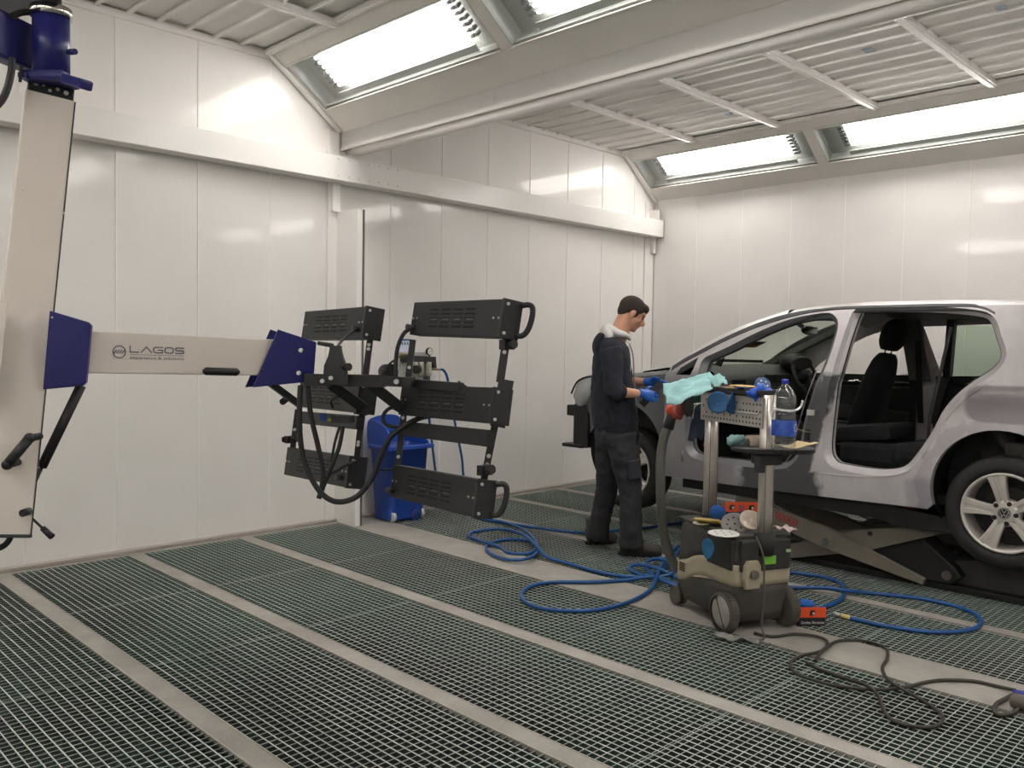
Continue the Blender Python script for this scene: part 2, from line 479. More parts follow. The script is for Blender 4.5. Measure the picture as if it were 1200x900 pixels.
for si, ((xk, zk), (xf, zf), sg) in enumerate(slopes):
    a = V((xk, 0, zk)); d = V((xf-xk, 0, zf-zk)); e = d.normalized(); nn = V((sg*abs(e.z), 0, -abs(e.x)))
    M = Matrix((e, V((0, 1, 0)), nn)).transposed()
    for pi_, (y0, y1) in enumerate(PAN):
        seen = (si, pi_) in LAB
        if si == 2 and pi_ % 2 == 0: continue
        yc = (y0+y1)/2; c = a+e*.353+V((0, yc, 0))
        t = thing('ceiling_light', LAB.get((si, pi_), 'fluorescent light panel of the ceiling slopes outside the view'), 'ceiling light', c,
                  group='slanted ceiling light panels')
        bx = MB(); W, Ly, D = .437, y1-y0, .13
        bx.box(c-nn*D, (W, Ly, .004), M)
        for q in (-1, 1):
            bx.box(c-nn*D/2+e*q*(W/2), (.004, Ly, D), M); bx.box(c-nn*D/2+V((0, q*Ly/2, 0)), (W, .004, D), M)
        bx.build('lamp_housing', M_REFL, t)
        lip = MB(); lip.box(c-nn*.03+e*(W/2-.012), (.022, Ly-.02, .03), M); lip.box(c-nn*.05+e*(W/2-.05), (.05, Ly-.42, .006), M)
        lip.build('reflector_strip', M_REFL, t)
        gl = MB(); gl.box(c-nn*.014, (W-.004, Ly-.004, .004), M); gl.build('glass_pane', M_GLASS, t)
        for k in range(8):
            p = c-nn*.085+e*(-.188+.0415*k)
            tb = MB(); tb.cyl(p-V((0, .735, 0)), p+V((0, .735, 0)), .0125, seg=8); ob = tb.build('tube', M_TUBE, t)
            if seen:
                for q in (-1, 1):
                    cp = MB(); cp.cyl(p+V((0, q*.735, 0)), p+V((0, q*.775, 0)), .0135, seg=8); cp.box(p+V((0, q*.79, 0))-nn*.01, (.02, .03, .04), M)
                    cp.build('lamp_holder', M_CAP, ob)
# ---- divider beam with the rolled-up curtain
b = MB()
b.box((3.93, (YB+WA-.02)/2, 3.050), (.14, WA-YB-.02, .12)); b.box((3.862, (YB+WA-.02)/2, 3.035), (.004, WA-YB-.02, .15)); b.box((4.06, (YB+WA)/2, 3.10), (.16, WA-YB, .03))
b.box((3.99, (YB+WA)/2, 3.36), (.26, WA-YB, .50))
for y in (4.1, 2.56, 1.02): b.box((3.858, y, 3.035), (.003, .003, .152))
beam = thing('roller_curtain', 'white roller curtain housing with its rolled tube, running across the ceiling between the two bays', 'roller curtain', (3.93, 2.5, 2.9))
b.build('housing', M_WHT, beam, bev=.004)
b = MB(); b.cyl((3.925, YB+.1, 2.962), (3.925, WA-.14, 2.962), .050, seg=28); b.cyl((3.925, WA-.14, 2.962), (3.925, WA-.005, 2.962), .02, seg=16)
b.build('curtain_roll', M_WHT, beam)
b = MB(); b.box((3.852, (YB+WA)/2, 2.962), (.010, WA-YB-.05, .010)); b.build('lower_lip', M_WHT2, beam)
# guide fin and wall post
b = MB()
b.box((3.845, WA-.155, 1.235), (.05, .31, 2.47), bev=.004)
b.build('trim_3', M_WHT, None); bpy.context.scene.objects['trim_3']['kind'] = 'structure'
b = MB(); b.box((3.878, WA-.305, 1.235), (.016, .02, 2.47)); struct(b.build('trim_4', mat('dark_seal', (88, 88, 84), .6)))
b = MB(); b.box((3.79, WA-.012, 1.55), (.10, .024, 3.1), bev=.004); b.box((3.74, WA-.02, 2.95), (.02, .04, .32), bev=.003)
b.box((3.80, WA-.03, 2.60), (.07, .05, .26), bev=.004)
for z in (2.5, 2.7, 2.84, 3.0, 1.6, .8):
    b.cyl((3.77, WA-.024, z), (3.77, WA-.03, z), .006, seg=8)
struct(b.build('trim_5', M_WHT))
b = MB(); b.box((7.99, WA-.01, 1.55), (.16, .02, 3.1)); b.box((8.03, WA-.035, 2.62), (.05, .06, .2), bev=.004)
b.box((8.0, WA-.07, 2.95), (.05, .12, .1)); struct(b.build('trim_6', M_WHT))
# wall rail
b = MB(); b.box(((XL+8.06)/2, WA-.085, 2.790), (8.06-XL, .15, .185), bev=.003)
rail = struct(b.build('trim_7', M_WHT))
b = MB(); b.box((4.02, WA-.163, 2.790), (.66, .006, .183))
b.build('splice_plate', M_WHT, rail)
b = MB()
for i in range(7):
    for z in (2.73, 2.86): b.cyl((3.74+i*.095, WA-.166, z), (3.74+i*.095, WA-.170, z), .006, seg=8)
b.build('rivet_heads', mat('rivet', (190, 186, 180), .4, .4), rail)
b = MB(); b.box((8.062, WA-.085, 2.790), (.006, .156, .19)); b.build('end_cap', mat('grey_end_cap', (120, 118, 112), .6), rail)
# narrow drop where slopes meet the left wall
b = MB()
for (xk, zk), (xf, zf), sg in slopes:
    a = V((xk, WA-.035, zk)); d = V((xf-xk, 0, zf-zk)); e = d.normalized(); nn = V((sg*abs(e.z), 0, -abs(e.x)))
    M = Matrix((e, V((0, 1, 0)), nn)).transposed()
    b.box(a+e*d.length/2+nn*.008, (d.length, .05, .02), M)
struct(b.build('trim_8', M_WHT))
# ================================================================== infrared dryer on its overhead arm
M_BLUE = mat('dark_blue_gloss', (33, 34, 92), .34, c2=(36, 38, 100), scale=4, spec=.3)
M_ARMW = mat('arm_white', (205, 196, 187), .42, c2=(196, 187, 178), scale=5, coat=.1)
M_CASS = mat('graphite_sheet', (23, 25, 27), .5, c2=(30, 32, 34), scale=25, bump=.05)
M_RUB = mat('black_rubber', (22, 22, 23), .6, c2=(30, 30, 31), scale=60)
M_SLOT = mat('vent_dark', (10, 10, 10), .8)
M_BOLT = mat('zinc_bolt', (200, 200, 198), .3, .8)
M_CHROME = mat('polished_steel', (215, 212, 205), .12, 1.0)
M_INK = mat('logo_ink', (58, 66, 84), .6)
hubp = P(60, 55, 3.10)
dry = thing('infrared_dryer', 'blue and white overhead infrared dryer arm carrying black lamp cassettes over the floor', 'paint dryer', (hubp.x, hubp.y, 0))
def dv(px, py, d, d0=None): return P(px, py, d)
# ceiling carriage and hub
def plan(px, py, z):
    r = ray(px, py); return CAM + r*((z-CAM.z)/r.z)
pl = [plan(-40, 40, 2.74), plan(14, 15, 2.74), plan(50, 17, 2.74), plan(74, -2, 2.74), plan(95, -70, 2.74), plan(-90, -70, 2.74)]
b = MB(); b.prism([(p.x, p.y) for p in pl], (0, 0, 2.74), (1, 0, 0), (0, 1, 0), (0, 0, .06)); b.build('carriage_plate', mat('dark_blue_grey_steel', (62, 62, 72), .5), dry)
hz0, hz1 = P(60, 90, 3.10).z, P(60, 22, 3.10).z
ax = V((hubp.x, hubp.y, 0))
def hx(z): return ax+Z3*z
b = MB(); b.cyl(hx(hz0), hx(hz1), .062, seg=32); b.build('pivot_barrel', M_BLUE, dry)
b = MB(); b.cyl(hx(hz1), hx(hz1+.035), .069, seg=32); b.build('pivot_ring', M_CHROME, dry)
b = MB(); b.cyl(hx(hz1+.034), hx(2.742), .035, seg=20); b.build('pivot_post', M_RUB, dry)
b = MB(); b.cyl(hx(2.79), hx(3.56), .05, seg=24); b.box(hx(3.55), (.3, .3, .02)); b.build('ceiling_post', M_ARMW, dry)
pe = P(-60, 22, 2.80)
b = MB(); b.bar(V((*P(37, 55, 3.15).xy, (hz0+hz1)/2+.005)), V((pe.x, pe.y, (hz0+hz1)/2+.005)), .07, .165, bev=.012)
b.build('blue_boom', M_BLUE, dry)
b = MB(); b.cyl(P(80, 61, 3.08), P(88, 60.5, 3.05), .0105, seg=12)
b.build('grease_stub', M_BLUE, dry)
b = MB(); b.tube(spline([P(14, 19, 3.0), P(24, 15, 3.05), P(36, 14, 3.08), P(44, 16, 3.12)], 6), .012); b.build('cable', M_RUB, dry)
b = MB(); b.tube(spline([P(14, 68, 2.93), P(13, 85, 2.92), P(8, 105, 2.9), P(0, 120, 2.88), P(-14, 132, 2.86)], 6), .012); b.build('cable', M_RUB, dry)
b = MB(); b.cyl(P(25, 76, 3.02), P(23.5, 96, 3.02), .0055, seg=8); b.build('stop_pin', M_RUB, dry)
# flange with its side lug
b = MB(); fz = P(55, 93, 3.10).z
b.box(hx(fz)-R3*.002, (.155, .13, .040), Matrix((R3, F3, Z3)).transposed(), bev=.014)
b.bar(P(78, 93, 3.05), P(102, 100, 3.0), .05, .035, bev=.008); b.bar(P(25, 90, 3.05), P(35, 90, 3.05), .05, .02, bev=.004)
b.build('swivel_flange', M_BLUE, dry)
# column frame
ct, cb_ = P(58, 116, 3.15), P(3, 624, 2.85)
cu = (ct-cb_).normalized(); _cx = R3*.83+F3*.56; cx = (_cx - cu*_cx.dot(cu)).normalized(); cy_ = cx.cross(cu)   # cy_ points toward viewer? fixed below
if cy_.dot(F3) > 0: cy_ = -cy_
Mc = Matrix((cx, -cy_, cu)).transposed()
b = MB(); b.box(ct+cu*.005, (.150, .10, .075), Mc, bev=.006)
for k in (-.052, -.030, .030, .052): pass
b.build('perforated_bracket', M_BLK, dry)
b = MB()
for dx, dz, r in ((-.050, .022, .0085), (-.026, .024, .0065), (.02, .020, .0065), (.048, .014, .0085), (-.004, .008, .006)):
    p = ct+cx*dx+cu*dz+cy_*.0505; b.cyl(p, p+cy_*.002, r, seg=14)
b.build('bracket_holes', mat('pale_hole', (170, 164, 158), .6), dry)
L = (ct-cb_).length
b = MB(); b.box((ct+cb_)/2-cu*.012, (.162, .12, L), Mc, bev=.006); col = b.build('column', M_ARMW, dry)
b = MB(); b.box((ct+cb_)/2-cu*.012+cx*.0795+cy_*.0605, (.0045, .002, L-.01), Mc); b.build('edge_seal', M_BLK, col)
b = MB(); b.box(cb_-cu*.012, (.166, .122, .010), Mc); b.build('foot_cap', M_BLK, col)
b = MB(); b.box(P(-3, 407, 2.80)-cx*.02, (.07, .05, .30), Mc, bev=.004); b.build('side_cover', M_ARMW, col)
for (x, y) in ((27, 222), (17, 300), (75, 250)):
    p = P(x, y, 2.98); b = MB(); b.cyl(p, p+cy_*.006, .004, seg=8); b.build('screw', M_BOLT, col)
# handle, knob, lever
b = MB(); h0, h1 = P(37, 513, 2.83), P(11, 544, 2.80)
b.cyl(h0-F3*.012, h1-F3*.012, .0165, seg=16); b.ell(h0-F3*.012, (.0175,)*3); b.ell(h1-F3*.012, (.0175,)*3); b.cyl(h0-F3*.01, h0+F3*.05, .012, seg=12); b.cyl(h1-F3*.01, h1+F3*.05, .012, seg=12); b.build('grab_handle', M_RUB, col)
b = MB(); p = P(28, 601, 2.80); b.cyl(p+F3*.03, p-F3*.008, .0125, seg=18); b.build('knob', M_RUB, col)
b = MB(); b.cyl(P(34, 604, 2.86), P(52, 621, 2.84), .0042, seg=10); b.cyl(P(50, 619, 2.84), P(61, 629, 2.83), .0095, .011, seg=12); b.build('lever', M_RUB, col)
b = MB(); b.tube(spline([P(13, 626, 2.86), P(10, 634, 2.86), P(2, 641, 2.86), P(-12, 645, 2.85)], 6), .010); b.build('cable', M_RUB, col)
# blue shoulder cover : folded plate box
def slab4(mb, pts, th):
    n = (pts[1]-pts[0]).cross(pts[3]-pts[0]).normalized()
    if n.dot(F3) < 0: n = -n
    a = [mb.bm.verts.new(p) for p in pts]; c = [mb.bm.verts.new(p+n*th) for p in pts]
    mb.bm.faces.new(a); mb.bm.faces.new(list(reversed(c)))
    k = len(pts)
    for i in range(k): mb.bm.faces.new((a[i], a[(i+1) % k], c[(i+1) % k], c[i]))
    return mb
b = MB(); slab4(b, [P(58, 364, 2.93), P(103.5, 377.5, 2.96), P(106.5, 381, 2.96), P(100.5, 448, 2.96), P(97, 452, 2.96), P(50, 456.5, 2.92)], .03)
sh = b.build('shoulder_cover', M_BLUE, dry, bev=.003)
for (x, y) in ((61.5, 372), (54, 448)):
    p = P(x, y, 2.93); b = MB(); b.cyl(p, p-F3*.004, .0035, seg=8); b.build('screw', M_BOLT, sh)
# horizontal arm
a0t, a0b = P(95, 387.5, 2.985), P(95, 437, 2.985); a1t, a1b = P(325, 397.5, 3.50), P(325, 440.5, 3.50)
a0, a1 = (a0t+a0b)/2, (a1t+a1b)/2; ad = (a1-a0).normalized(); aup = (a0t-a0b).normalized(); ah = (a0t-a0b).length
an = ad.cross(aup).normalized(); an = an if an.dot(F3) < 0 else -an
aup = an.cross(ad) if an.cross(ad).z > 0 else -an.cross(ad)
b = MB(); b.box((a0+a1)/2-an*.035, ((a1-a0).length, .07, ah), Matrix((ad, -an, aup)).transposed(), bev=.004); arm = b.build('arm', M_ARMW, dry)
def arm_pt(px, py):
    r = ray(px, py); return CAM + r*((a0-CAM).dot(an)/r.dot(an)) + an*.0012
b = MB(); g0, g1 = arm_pt(241, 435), arm_pt(277, 436)
b.tube([g0-ad*.012, g0, g1, g1+ad*.012], [.006, .0155, .0155, .006], seg=14); b.build('hand_grip', M_RUB, arm)
# lettering
lo = arm_pt(152.2, 412.5); ex, ey = ad, aup; wpx = (arm_pt(215, 410)-lo).length; k = wpx/64.0
b = MB()
def stroke(mb, pts, w, o=lo, off=.0006):
    for q0, q1 in zip(pts, pts[1:]):
        q0, q1 = V((*q0, 0)), V((*q1, 0)); d = (q1-q0).normalized(); nrm = V((-d.y, d.x, 0)); q0 = q0-d*w*.5; q1 = q1+d*w*.5
        mb.face([o+(ex*p.x+ey*p.y)*k+an*off for p in (q0-nrm*w/2, q1-nrm*w/2, q1+nrm*w/2, q0+nrm*w/2)])
W_ = 1.25
stroke(b, [(0, 7), (0, 0), (10, 0)], W_)
stroke(b, [(13, 0), (19, 6.6), (25, 0)], W_)
stroke(b, [(38, 6.6), (30, 6.6), (27.5, 5), (27.5, 1.5), (30, 0), (38, 0), (38, 3.2), (33, 3.2)], W_)
stroke(b, [(43, 6.6), (49, 6.6), (51, 5), (51, 1.6), (49, 0), (43, 0), (41, 1.6), (41, 5), (43, 6.6)], W_)
stroke(b, [(64, 6.6), (55.5, 6.6), (54, 5.8), (54, 4.2), (55.5, 3.3), (62.5, 3.3), (64, 2.4), (64, .8), (62.5, 0), (54, 0)], W_)
stroke(b, [(0, -3), (64, -3)], .45)
b.build('lettering', M_INK, arm, recalc=False)
b = MB(); b.text('experience & solutions', lo-ey*8.2*k, ex, ey, 5.6*k, off=.0008, width=64*k); b.build('lettering', M_INK, arm, recalc=False)
co = arm_pt(139.6, 412.3); b = MB()
rr = 7.6*k; ring = []
for i in range(40):
    a = 2*pi*i/40; ring.append([co+(ex*cos(a)+ey*sin(a))*q+an*.0008 for q in (rr, rr*.84)])
b.grid(ring, closeu=True, smooth=False)
for i in range(4):
    x = -4.6+3.0*i
    stroke(b, [(x-1.0, -1.6), (x+1.6, 1.9)], 1.1, co)
stroke(b, [(-5.8, -1.2), (-4.4, .6)], .8, co)
b.build('round_logo', M_INK, arm, recalc=False)
# elbow: two blue cheeks
for dep, dxy in ((0, (0, 0)), (.125, (-9, 0))):
    q = [(326, 386), (371, 401), (367.5, 447), (296.5, 454)]
    b = MB(); slab4(b, [P(x+dxy[0], y+dxy[1], dd+dep) for (x, y), dd in zip(q, (3.47, 3.56, 3.56, 3.42))], .008)
    e = b.build('elbow_cheek', M_BLUE, dry, bev=.002)
    if dep == 0:
        for x, y in ((353, 410.5), (350.5, 437)):
            p = P(x, y, 3.52); b = MB(); b.cyl(p, p-F3*.012, .0095, seg=6); b.cyl(p, p-F3*.02, .006, seg=12); b.build('bolt', M_BOLT, e)
# gas spring and rods
b = MB(); b.cyl(P(95, 452, 3.02), P(49, 547, 3.0), .0165, seg=16); s_ = b.build('gas_spring', M_RUB, dry)
b = MB(); b.cyl(P(49, 547, 3.0), P(36, 575, 2.98), .007, seg=10); b.build('spring_rod', M_BLK, s_)
b = MB(); b.bar(P(318, 450, 3.55), P(352, 475, 3.62), .03, .028); b.cyl(P(335, 468, 3.58), P(331, 471, 3.55), .014, seg=12); b.build('brace', M_BLK, dry)
# ---------------- lamp banks
def cassette(LC, RC, h, th, n_slot=True, endbox=True, handle=False, name='cassette', plug='l'):
    LC, RC = V(LC), V(RC); e = (RC-LC).normalized(); up = LAMPUP - e*LAMPUP.dot(e); up.normalize(); n = e.cross(up).normalized()
    if n.dot(F3) > 0: n = -n                      # towards the viewer
    M = Matrix((e, -n, up)).transposed(); Ln = (RC-LC).length; c = (LC+RC)/2
    b = MB(); b.box(c-n*th/2, (Ln, th, h), M, bev=.004); o = b.build(name, M_CASS, dry)
    if n_slot:
        b = MB()
        for i in range(4):
            for j in range(5):
                b.box(c+e*(-.155+.094*i)*Ln/.70+up*(.034-.017*j)+n*.0006, (.072*Ln/.7, .002, .006), M)
        b.build('vent_slots', M_SLOT, o)
        b = MB()
        b.box(c+e*(-.009)*Ln/.70+up*(-.0195)+n*.0004, (.36*Ln/.7, .001, .0015), M)
        for i in range(4): b.box(c+e*(-.150+.094*i)*Ln/.70+up*(-.004)+n*.0012, (.05*Ln/.7, .002, .0035), M)
        b.build('vent_lip', mat('bare_edge', (96, 97, 96), .5), o)
        for q in (-1, 1):
            for w_ in (.0, .035):
                b = MB(); p = c+e*q*(Ln/2-.018-w_); b.cyl(p, p+n*.004, .0042, seg=8); b.build('screw', M_BOLT, o)
    if endbox:
        b = MB(); p = RC+e*.006-n*th*.6
        b.box(p, (.014, th*1.5, h*1.02), M, bev=.002); eb = b.build('end_plate', M_BLK, o)
        for q in (-1, 1):
            b = MB(); s0 = p+up*q*h*.38+n*th*.45+e*.006; b.cyl(s0, s0+e*.006, .006, seg=10); b.build('bolt', M_BOLT, eb)
    if handle:
        b = MB(); H = h*.42
        w_ = R3*.9+e*.25; c_ = RC-n*.045+R3*.028; pts = [c_+up*H*.92, c_+w_*.022+up*H*.97, c_+w_*.036+up*H*.80, c_+w_*.040+up*H*.3, c_+w_*.036-up*H*.35, c_+w_*.026-up*H*.80, c_+w_*.012-up*H*.98, c_-w_*.004-up*H*.95]
        b.tube(spline(pts, 5), .0105, seg=10, flat=(1, 1)); b.build('handle', M_RUB, o)
    if plug:
        s0 = (LC+e*.025-up*h*.30) if plug == 'l' else (RC-e*.055-up*h*.22); b = MB(); b.cyl(s0-n*.002, s0+n*.03, .0125, seg=14); b.build('cable_gland', mat('gland', (60, 58, 60), .5), o)
    return e, n, up
LAMPUP = (P(484, 354, 3.6)-P(453, 582, 3.6)).normalized()
LAMPUP = (LAMPUP - F3*(-.05)).normalized()
H_ = .138
cassette(P(482.5, 373, 3.62), P(588, 372.5, 3.03), H_, .055, handle=True)
cassette(P(468.5, 468, 3.64), P(577, 475, 3.05), H_*.94, .055, handle=False)
cassette(P(458.5, 563, 3.66), P(558, 584, 3.06), H_, .055, handle=True)
cassette(P(472, 502, 3.65), P(570, 513.5, 3.08), .062, .04, n_slot=False, endbox=False, name='control_rail', plug=None)
LAMPUP2 = LAMPUP
cassette(P(355, 381, 4.22), P(427.5, 377.5, 3.66), H_, .06, plug='r')
cassette(P(350, 461, 4.24), P(420, 466, 3.68), H_*.95, .06, plug=None)
cassette(P(334.5, 540, 4.27), P(408, 553, 3.70), H_, .06, plug='r')
cassette(P(353, 489, 4.22), P(417.5, 495, 3.68), .060, .04, n_slot=False, endbox=False, name='control_rail', plug=None)
# side posts with clamps
def post(p0, p1, w=.026, t=.016, joints=()):
    b = MB(); b.bar(p0, p1, w, t, up=F3); o = b.build('side_post', M_BLK, dry)
    for k in joints:
        p = V(p0).lerp(V(p1), k); b = MB(); b.cyl(p-F3*.010, p-F3*.019, .0075, seg=10); b.build('bolt', M_BOLT, o)
    return o
post(P(484, 398, 3.66), P(466, 545, 3.68), joints=(.22, .62, .93))
post(P(600, 352, 3.10), P(586, 448, 3.12), w=.03, joints=(.55, .63))
post(P(593.5, 445, 3.10), P(583, 500, 3.10), w=.055, t=.05, joints=(.3, .6))
post(P(580, 498, 3.12), P(567, 563, 3.13), joints=(.15, .35, .55, .70))
post(P(434.5, 392, 3.74), P(427, 452, 3.75), joints=(.2, .28))
post(P(437, 366, 3.72), P(434, 398, 3.72), w=.04, t=.04, joints=(.1,))
post(P(428, 450, 3.72), P(423, 486, 3.72), w=.055, t=.05, joints=(.25, .75))
post(P(424.5, 484, 3.74), P(418, 540, 3.76), joints=(.1, .3, .6, .66))
post(P(349, 480, 4.3), P(343, 526, 4.3), joints=(.5,))
def clamp(x, y, d):
    b = MB(); c = P(x, y, d); b.cyl(c, P(x+9, y-1, d-.03), .017, seg=14); b.box(c, (.05, .03, .035)); b.cyl(P(x-9, y, d), P(x-7, y, d), .014, seg=12)
    b.cyl(P(x-8, y, d), c, .006, seg=8); b.build('clamp_knob', M_RUB, dry)
clamp(594, 404, 3.08); clamp(568, 551, 3.08); clamp(340, 515, 4.3)
# yoke and beams
b = MB(); b.prism([(-.022, .10), (.022, .10), (.026, .055), (.045, .02), (.052, -.06), (-.052, -.06), (-.045, .02), (-.026, .055)], P(392.5, 434, 3.46), R3, Z3, F3*.03, bev=.003); b.build('yoke', M_BLK, dry)
for x, y in ((388, 443), (378, 446.5)):
    p = P(x, y, 3.44); b = MB(); b.cyl(p, p-F3*.012, .009, seg=6); b.build('bolt', M_BOLT, dry)
b = MB(); b.cyl(P(401, 430, 3.46), P(409, 430, 3.43), .008, seg=10); b.cyl(P(404, 430, 3.45), P(409, 430, 3.43), .016, seg=12); b.build('clamp_knob', M_RUB, dry)
b = MB(); b.cyl(P(373, 402, 3.52), P(390, 405, 3.5), .009, seg=10); b.build('pivot_pin', M_BLK, dry)
b = MB(); b.bar(P(358, 445, 3.54), P(452, 446.5, 3.52), .035, .05); b.bar(P(448, 446.5, 3.52), P(484, 448, 3.48), .045, .040); b.build('cross_beam', M_BLK, dry)
b = MB(); p = P(465, 447, 3.47); b.cyl(p, p-F3*.02, .011, seg=6); b.build('bolt', M_BOLT, dry)
b = MB(); b.bar(P(482, 449, 3.55), P(541, 454, 3.25), .02, .035); b.build('cross_beam', M_BLK, dry)
b = MB(); b.bar(P(434, 450, 3.53), P(470, 478, 3.6), .016, .045, up=F3.cross(P(470, 478, 3.6)-P(434, 450, 3.53))); b.build('brace', M_BLK, dry)
b = MB(); b.bar(P(388, 450, 3.50), P(426, 478, 3.66), .016, .045, up=F3.cross(P(426, 478, 3.66)-P(388, 450, 3.50))); b.build('brace', M_BLK, dry)
b = MB(); b.bar(P(536, 452, 3.3), P(578, 482, 3.12), .016, .04, up=F3.cross(P(578, 482, 3.12)-P(536, 452, 3.3))); b.build('brace', M_BLK, dry)
b = MB(); b.cyl(P(452, 436, 3.6), P(458, 436, 3.55), .034, seg=18); b.build('pivot_disc', M_BLK, dry)
def cable(pts, r, name='cable', m=None):
    b = MB(); b.tube(spline([P(*p) for p in pts], 7), r, seg=8); return b.build(name, m or M_RUB, dry)
cable([(352, 452, 3.52), (351, 480, 3.5), (352, 515, 3.5), (358, 545, 3.5), (374, 575, 3.5), (394, 588, 3.5), (418, 582, 3.5), (436, 560, 3.5), (446, 535, 3.5), (458, 512, 3.5), (476, 498, 3.52), (492, 490, 3.55), (506, 487, 3.6)], .0115)
cable([(361, 452, 3.54), (364, 485, 3.54), (372, 520, 3.54), (378, 550, 3.54), (377, 572, 3.54), (373.5, 584, 3.54)], .011)
cable([(402, 500, 3.6), (397, 525, 3.58), (388, 548, 3.57), (380, 568, 3.56), (374, 583, 3.55)], .009)
cable([(398, 500, 3.62), (392, 520, 3.6), (388, 545, 3.6)], .006)
cable([(417, 386, 3.66), (408, 392, 3.6), (400, 400, 3.55), (396, 406, 3.5)], .006)
cable([(416, 540, 3.68), (404, 546, 3.62), (394, 552, 3.6), (386, 556, 3.6)], .006)
cable([(484, 384, 3.6), (474, 390, 3.6), (467, 404, 3.58), (464, 422, 3.55), (464, 442, 3.52)], .009)
cable([(465, 421, 3.55), (457, 426, 3.55), (450, 438, 3.53)], .005)
cable([(472, 479, 3.6), (458, 478, 3.6), (449.5, 486, 3.6), (451, 496, 3.6), (462, 500, 3.6), (474, 500, 3.62)], .008)
cable([(462, 549, 3.66), (452, 551, 3.6), (441, 549, 3.52)], .0045)
cable([(390, 478, 3.62), (388, 470, 3.58), (396, 465, 3.55), (408, 466, 3.6)], .005)
b = MB(); b.box(P(402, 491, 3.62), (.09, .05, .03), Matrix((R3, F3, Z3)).transposed()); b.build('connector_box', M_RUB, dry)
b = MB(); b.box(P(379, 489, 3.93), (.03, .008, .035), Matrix((R3, F3, Z3)).transposed()); b.build('warning_label', mat('blue_label', (40, 70, 140), .6), dry)
b = MB(); b.box(P(388, 492, 3.86), (.03, .008, .012), Matrix((R3, F3, Z3)).transposed()); b.build('warning_label', mat('yellow_label', (150, 150, 60), .6), dry)
# ================================================================== the car (left side stripped of its doors)
CX0, CY0, CZ0 = 5.26, 1.44, .29        # left side plane, rear axle, lift height
HALF = .895
def paint_mat():
    m, n, b = newmat('car_paint_primer')
    tc = nd(n, 'ShaderNodeTexCoord'); sp = nd(n, 'ShaderNodeSeparateXYZ'); n.links.new(tc.outputs['Object'], sp.inputs[0])
    x, s, h = sp.outputs
    nz = noise_(n, 9, 4); nzz = math_(n, 'MULTIPLY', math_(n, 'SUBTRACT', nz, .5), .22)
    nz2 = math_(n, 'MULTIPLY', math_(n, 'SUBTRACT', noise_(n, 3.2, 2), .5), .16)
    def band(v, lo, hi, soft=.015, wob=nz2):
        v = math_(n, 'ADD', v, wob)
        a = ramp(n, v, lo-soft, lo+soft); c = ramp(n, v, hi+soft, hi-soft)
        return math_(n, 'MULTIPLY', a, c, True)
    def ellip(cs, ch, rs, rh, soft=.25):
        a = math_(n, 'DIVIDE', math_(n, 'SUBTRACT', s, cs), rs); c = math_(n, 'DIVIDE', math_(n, 'SUBTRACT', h, ch), rh)
        p = 4.0
        a = math_(n, 'POWER', math_(n, 'ABSOLUTE', a), p); c = math_(n, 'POWER', math_(n, 'ABSOLUTE', c), p)
        d = math_(n, 'ADD', math_(n, 'ADD', a, c), math_(n, 'MULTIPLY', nzz, 2.2))
        return ramp(n, d, 1+soft, 1-soft)
    silver = mix(n, ramp(n, nz, .4, .65), lin((202, 197, 199)), lin((211, 206, 208)))
    near = ramp(n, x, .62, .50)       # left flank only
    # sanded filler over the rear arch and the quarter
    q1 = math_(n, 'MULTIPLY', ellip(-.02, .86, .20, .105), near)
    c = mix(n, math_(n, 'MULTIPLY', q1, .95), silver, lin((140, 132, 136)))
    r2 = math_(n, 'SQRT', math_(n, 'ADD', math_(n, 'POWER', s, 2.0), math_(n, 'POWER', math_(n, 'SUBTRACT', h, .36), 2.0)))
    q2 = math_(n, 'MULTIPLY', math_(n, 'MULTIPLY', band(r2, .34, .425, .01, nzz), near), .35)
    c = mix(n, q2, c, lin((138, 132, 140)))
    q3 = math_(n, 'MULTIPLY', math_(n, 'MULTIPLY', band(h, .2, .40, .012), band(s, .3, .52, .02)), .4)
    c = mix(n, math_(n, 'MULTIPLY', q3, near), c, lin((132, 130, 140)))
    # flatted clear coat : paler flank behind
    # dark primer on the B-post foot and the sill ahead of it
    lean = math_(n, 'ADD', s, math_(n, 'MULTIPLY', h, .26))
    p1 = math_(n, 'MULTIPLY', band(lean, 1.19, 1.62, .01, math_(n, 'MULTIPLY', nzz, .4)), band(h, .33, .99, .018, nzz))
    p2 = math_(n, 'MULTIPLY', band(s, 1.03, 1.60, .03, nzz), band(h, .17, .36, .01, math_(n, 'MULTIPLY', nzz, .3)))
    p = math_(n, 'MULTIPLY', math_(n, 'MAXIMUM', p1, p2), near)
    c = mix(n, math_(n, 'MULTIPLY', p, .93), c, lin((62, 64, 68)))
    # unpainted grey door apertures forward of it
    p4 = math_(n, 'MULTIPLY', math_(n, 'MULTIPLY', band(s, 1.6, 2.4, .04), band(h, .15, 1.0, .03)), near)
    c = mix(n, math_(n, 'MULTIPLY', p4, .62), c, lin((104, 106, 110)))
    n.links.new(c, b.inputs['Base Color'])
    b.inputs['Metallic'].default_value = .12
    rg = math_(n, 'ADD', math_(n, 'MULTIPLY', p, .12), .33); n.links.new(rg, b.inputs['Roughness'])
    b.inputs['Coat Weight'].default_value = .35; b.inputs['Coat Roughness'].default_value = .18
    return m
M_PAINT = paint_mat()
M_FLANGE = mat('door_aperture_metal', (118, 119, 124), .38, .3, c2=(146, 146, 150), scale=6)
M_FENDER = mat('grey_fender', (84, 86, 90), .38, .25, c2=(94, 96, 100), scale=5, coat=.3)
M_INT = mat('interior_black', (24, 24, 26), .75, c2=(32, 32, 34), scale=14)
M_TRIM = mat('interior_charcoal', (44, 44, 44), .6, c2=(52, 52, 52), scale=18)
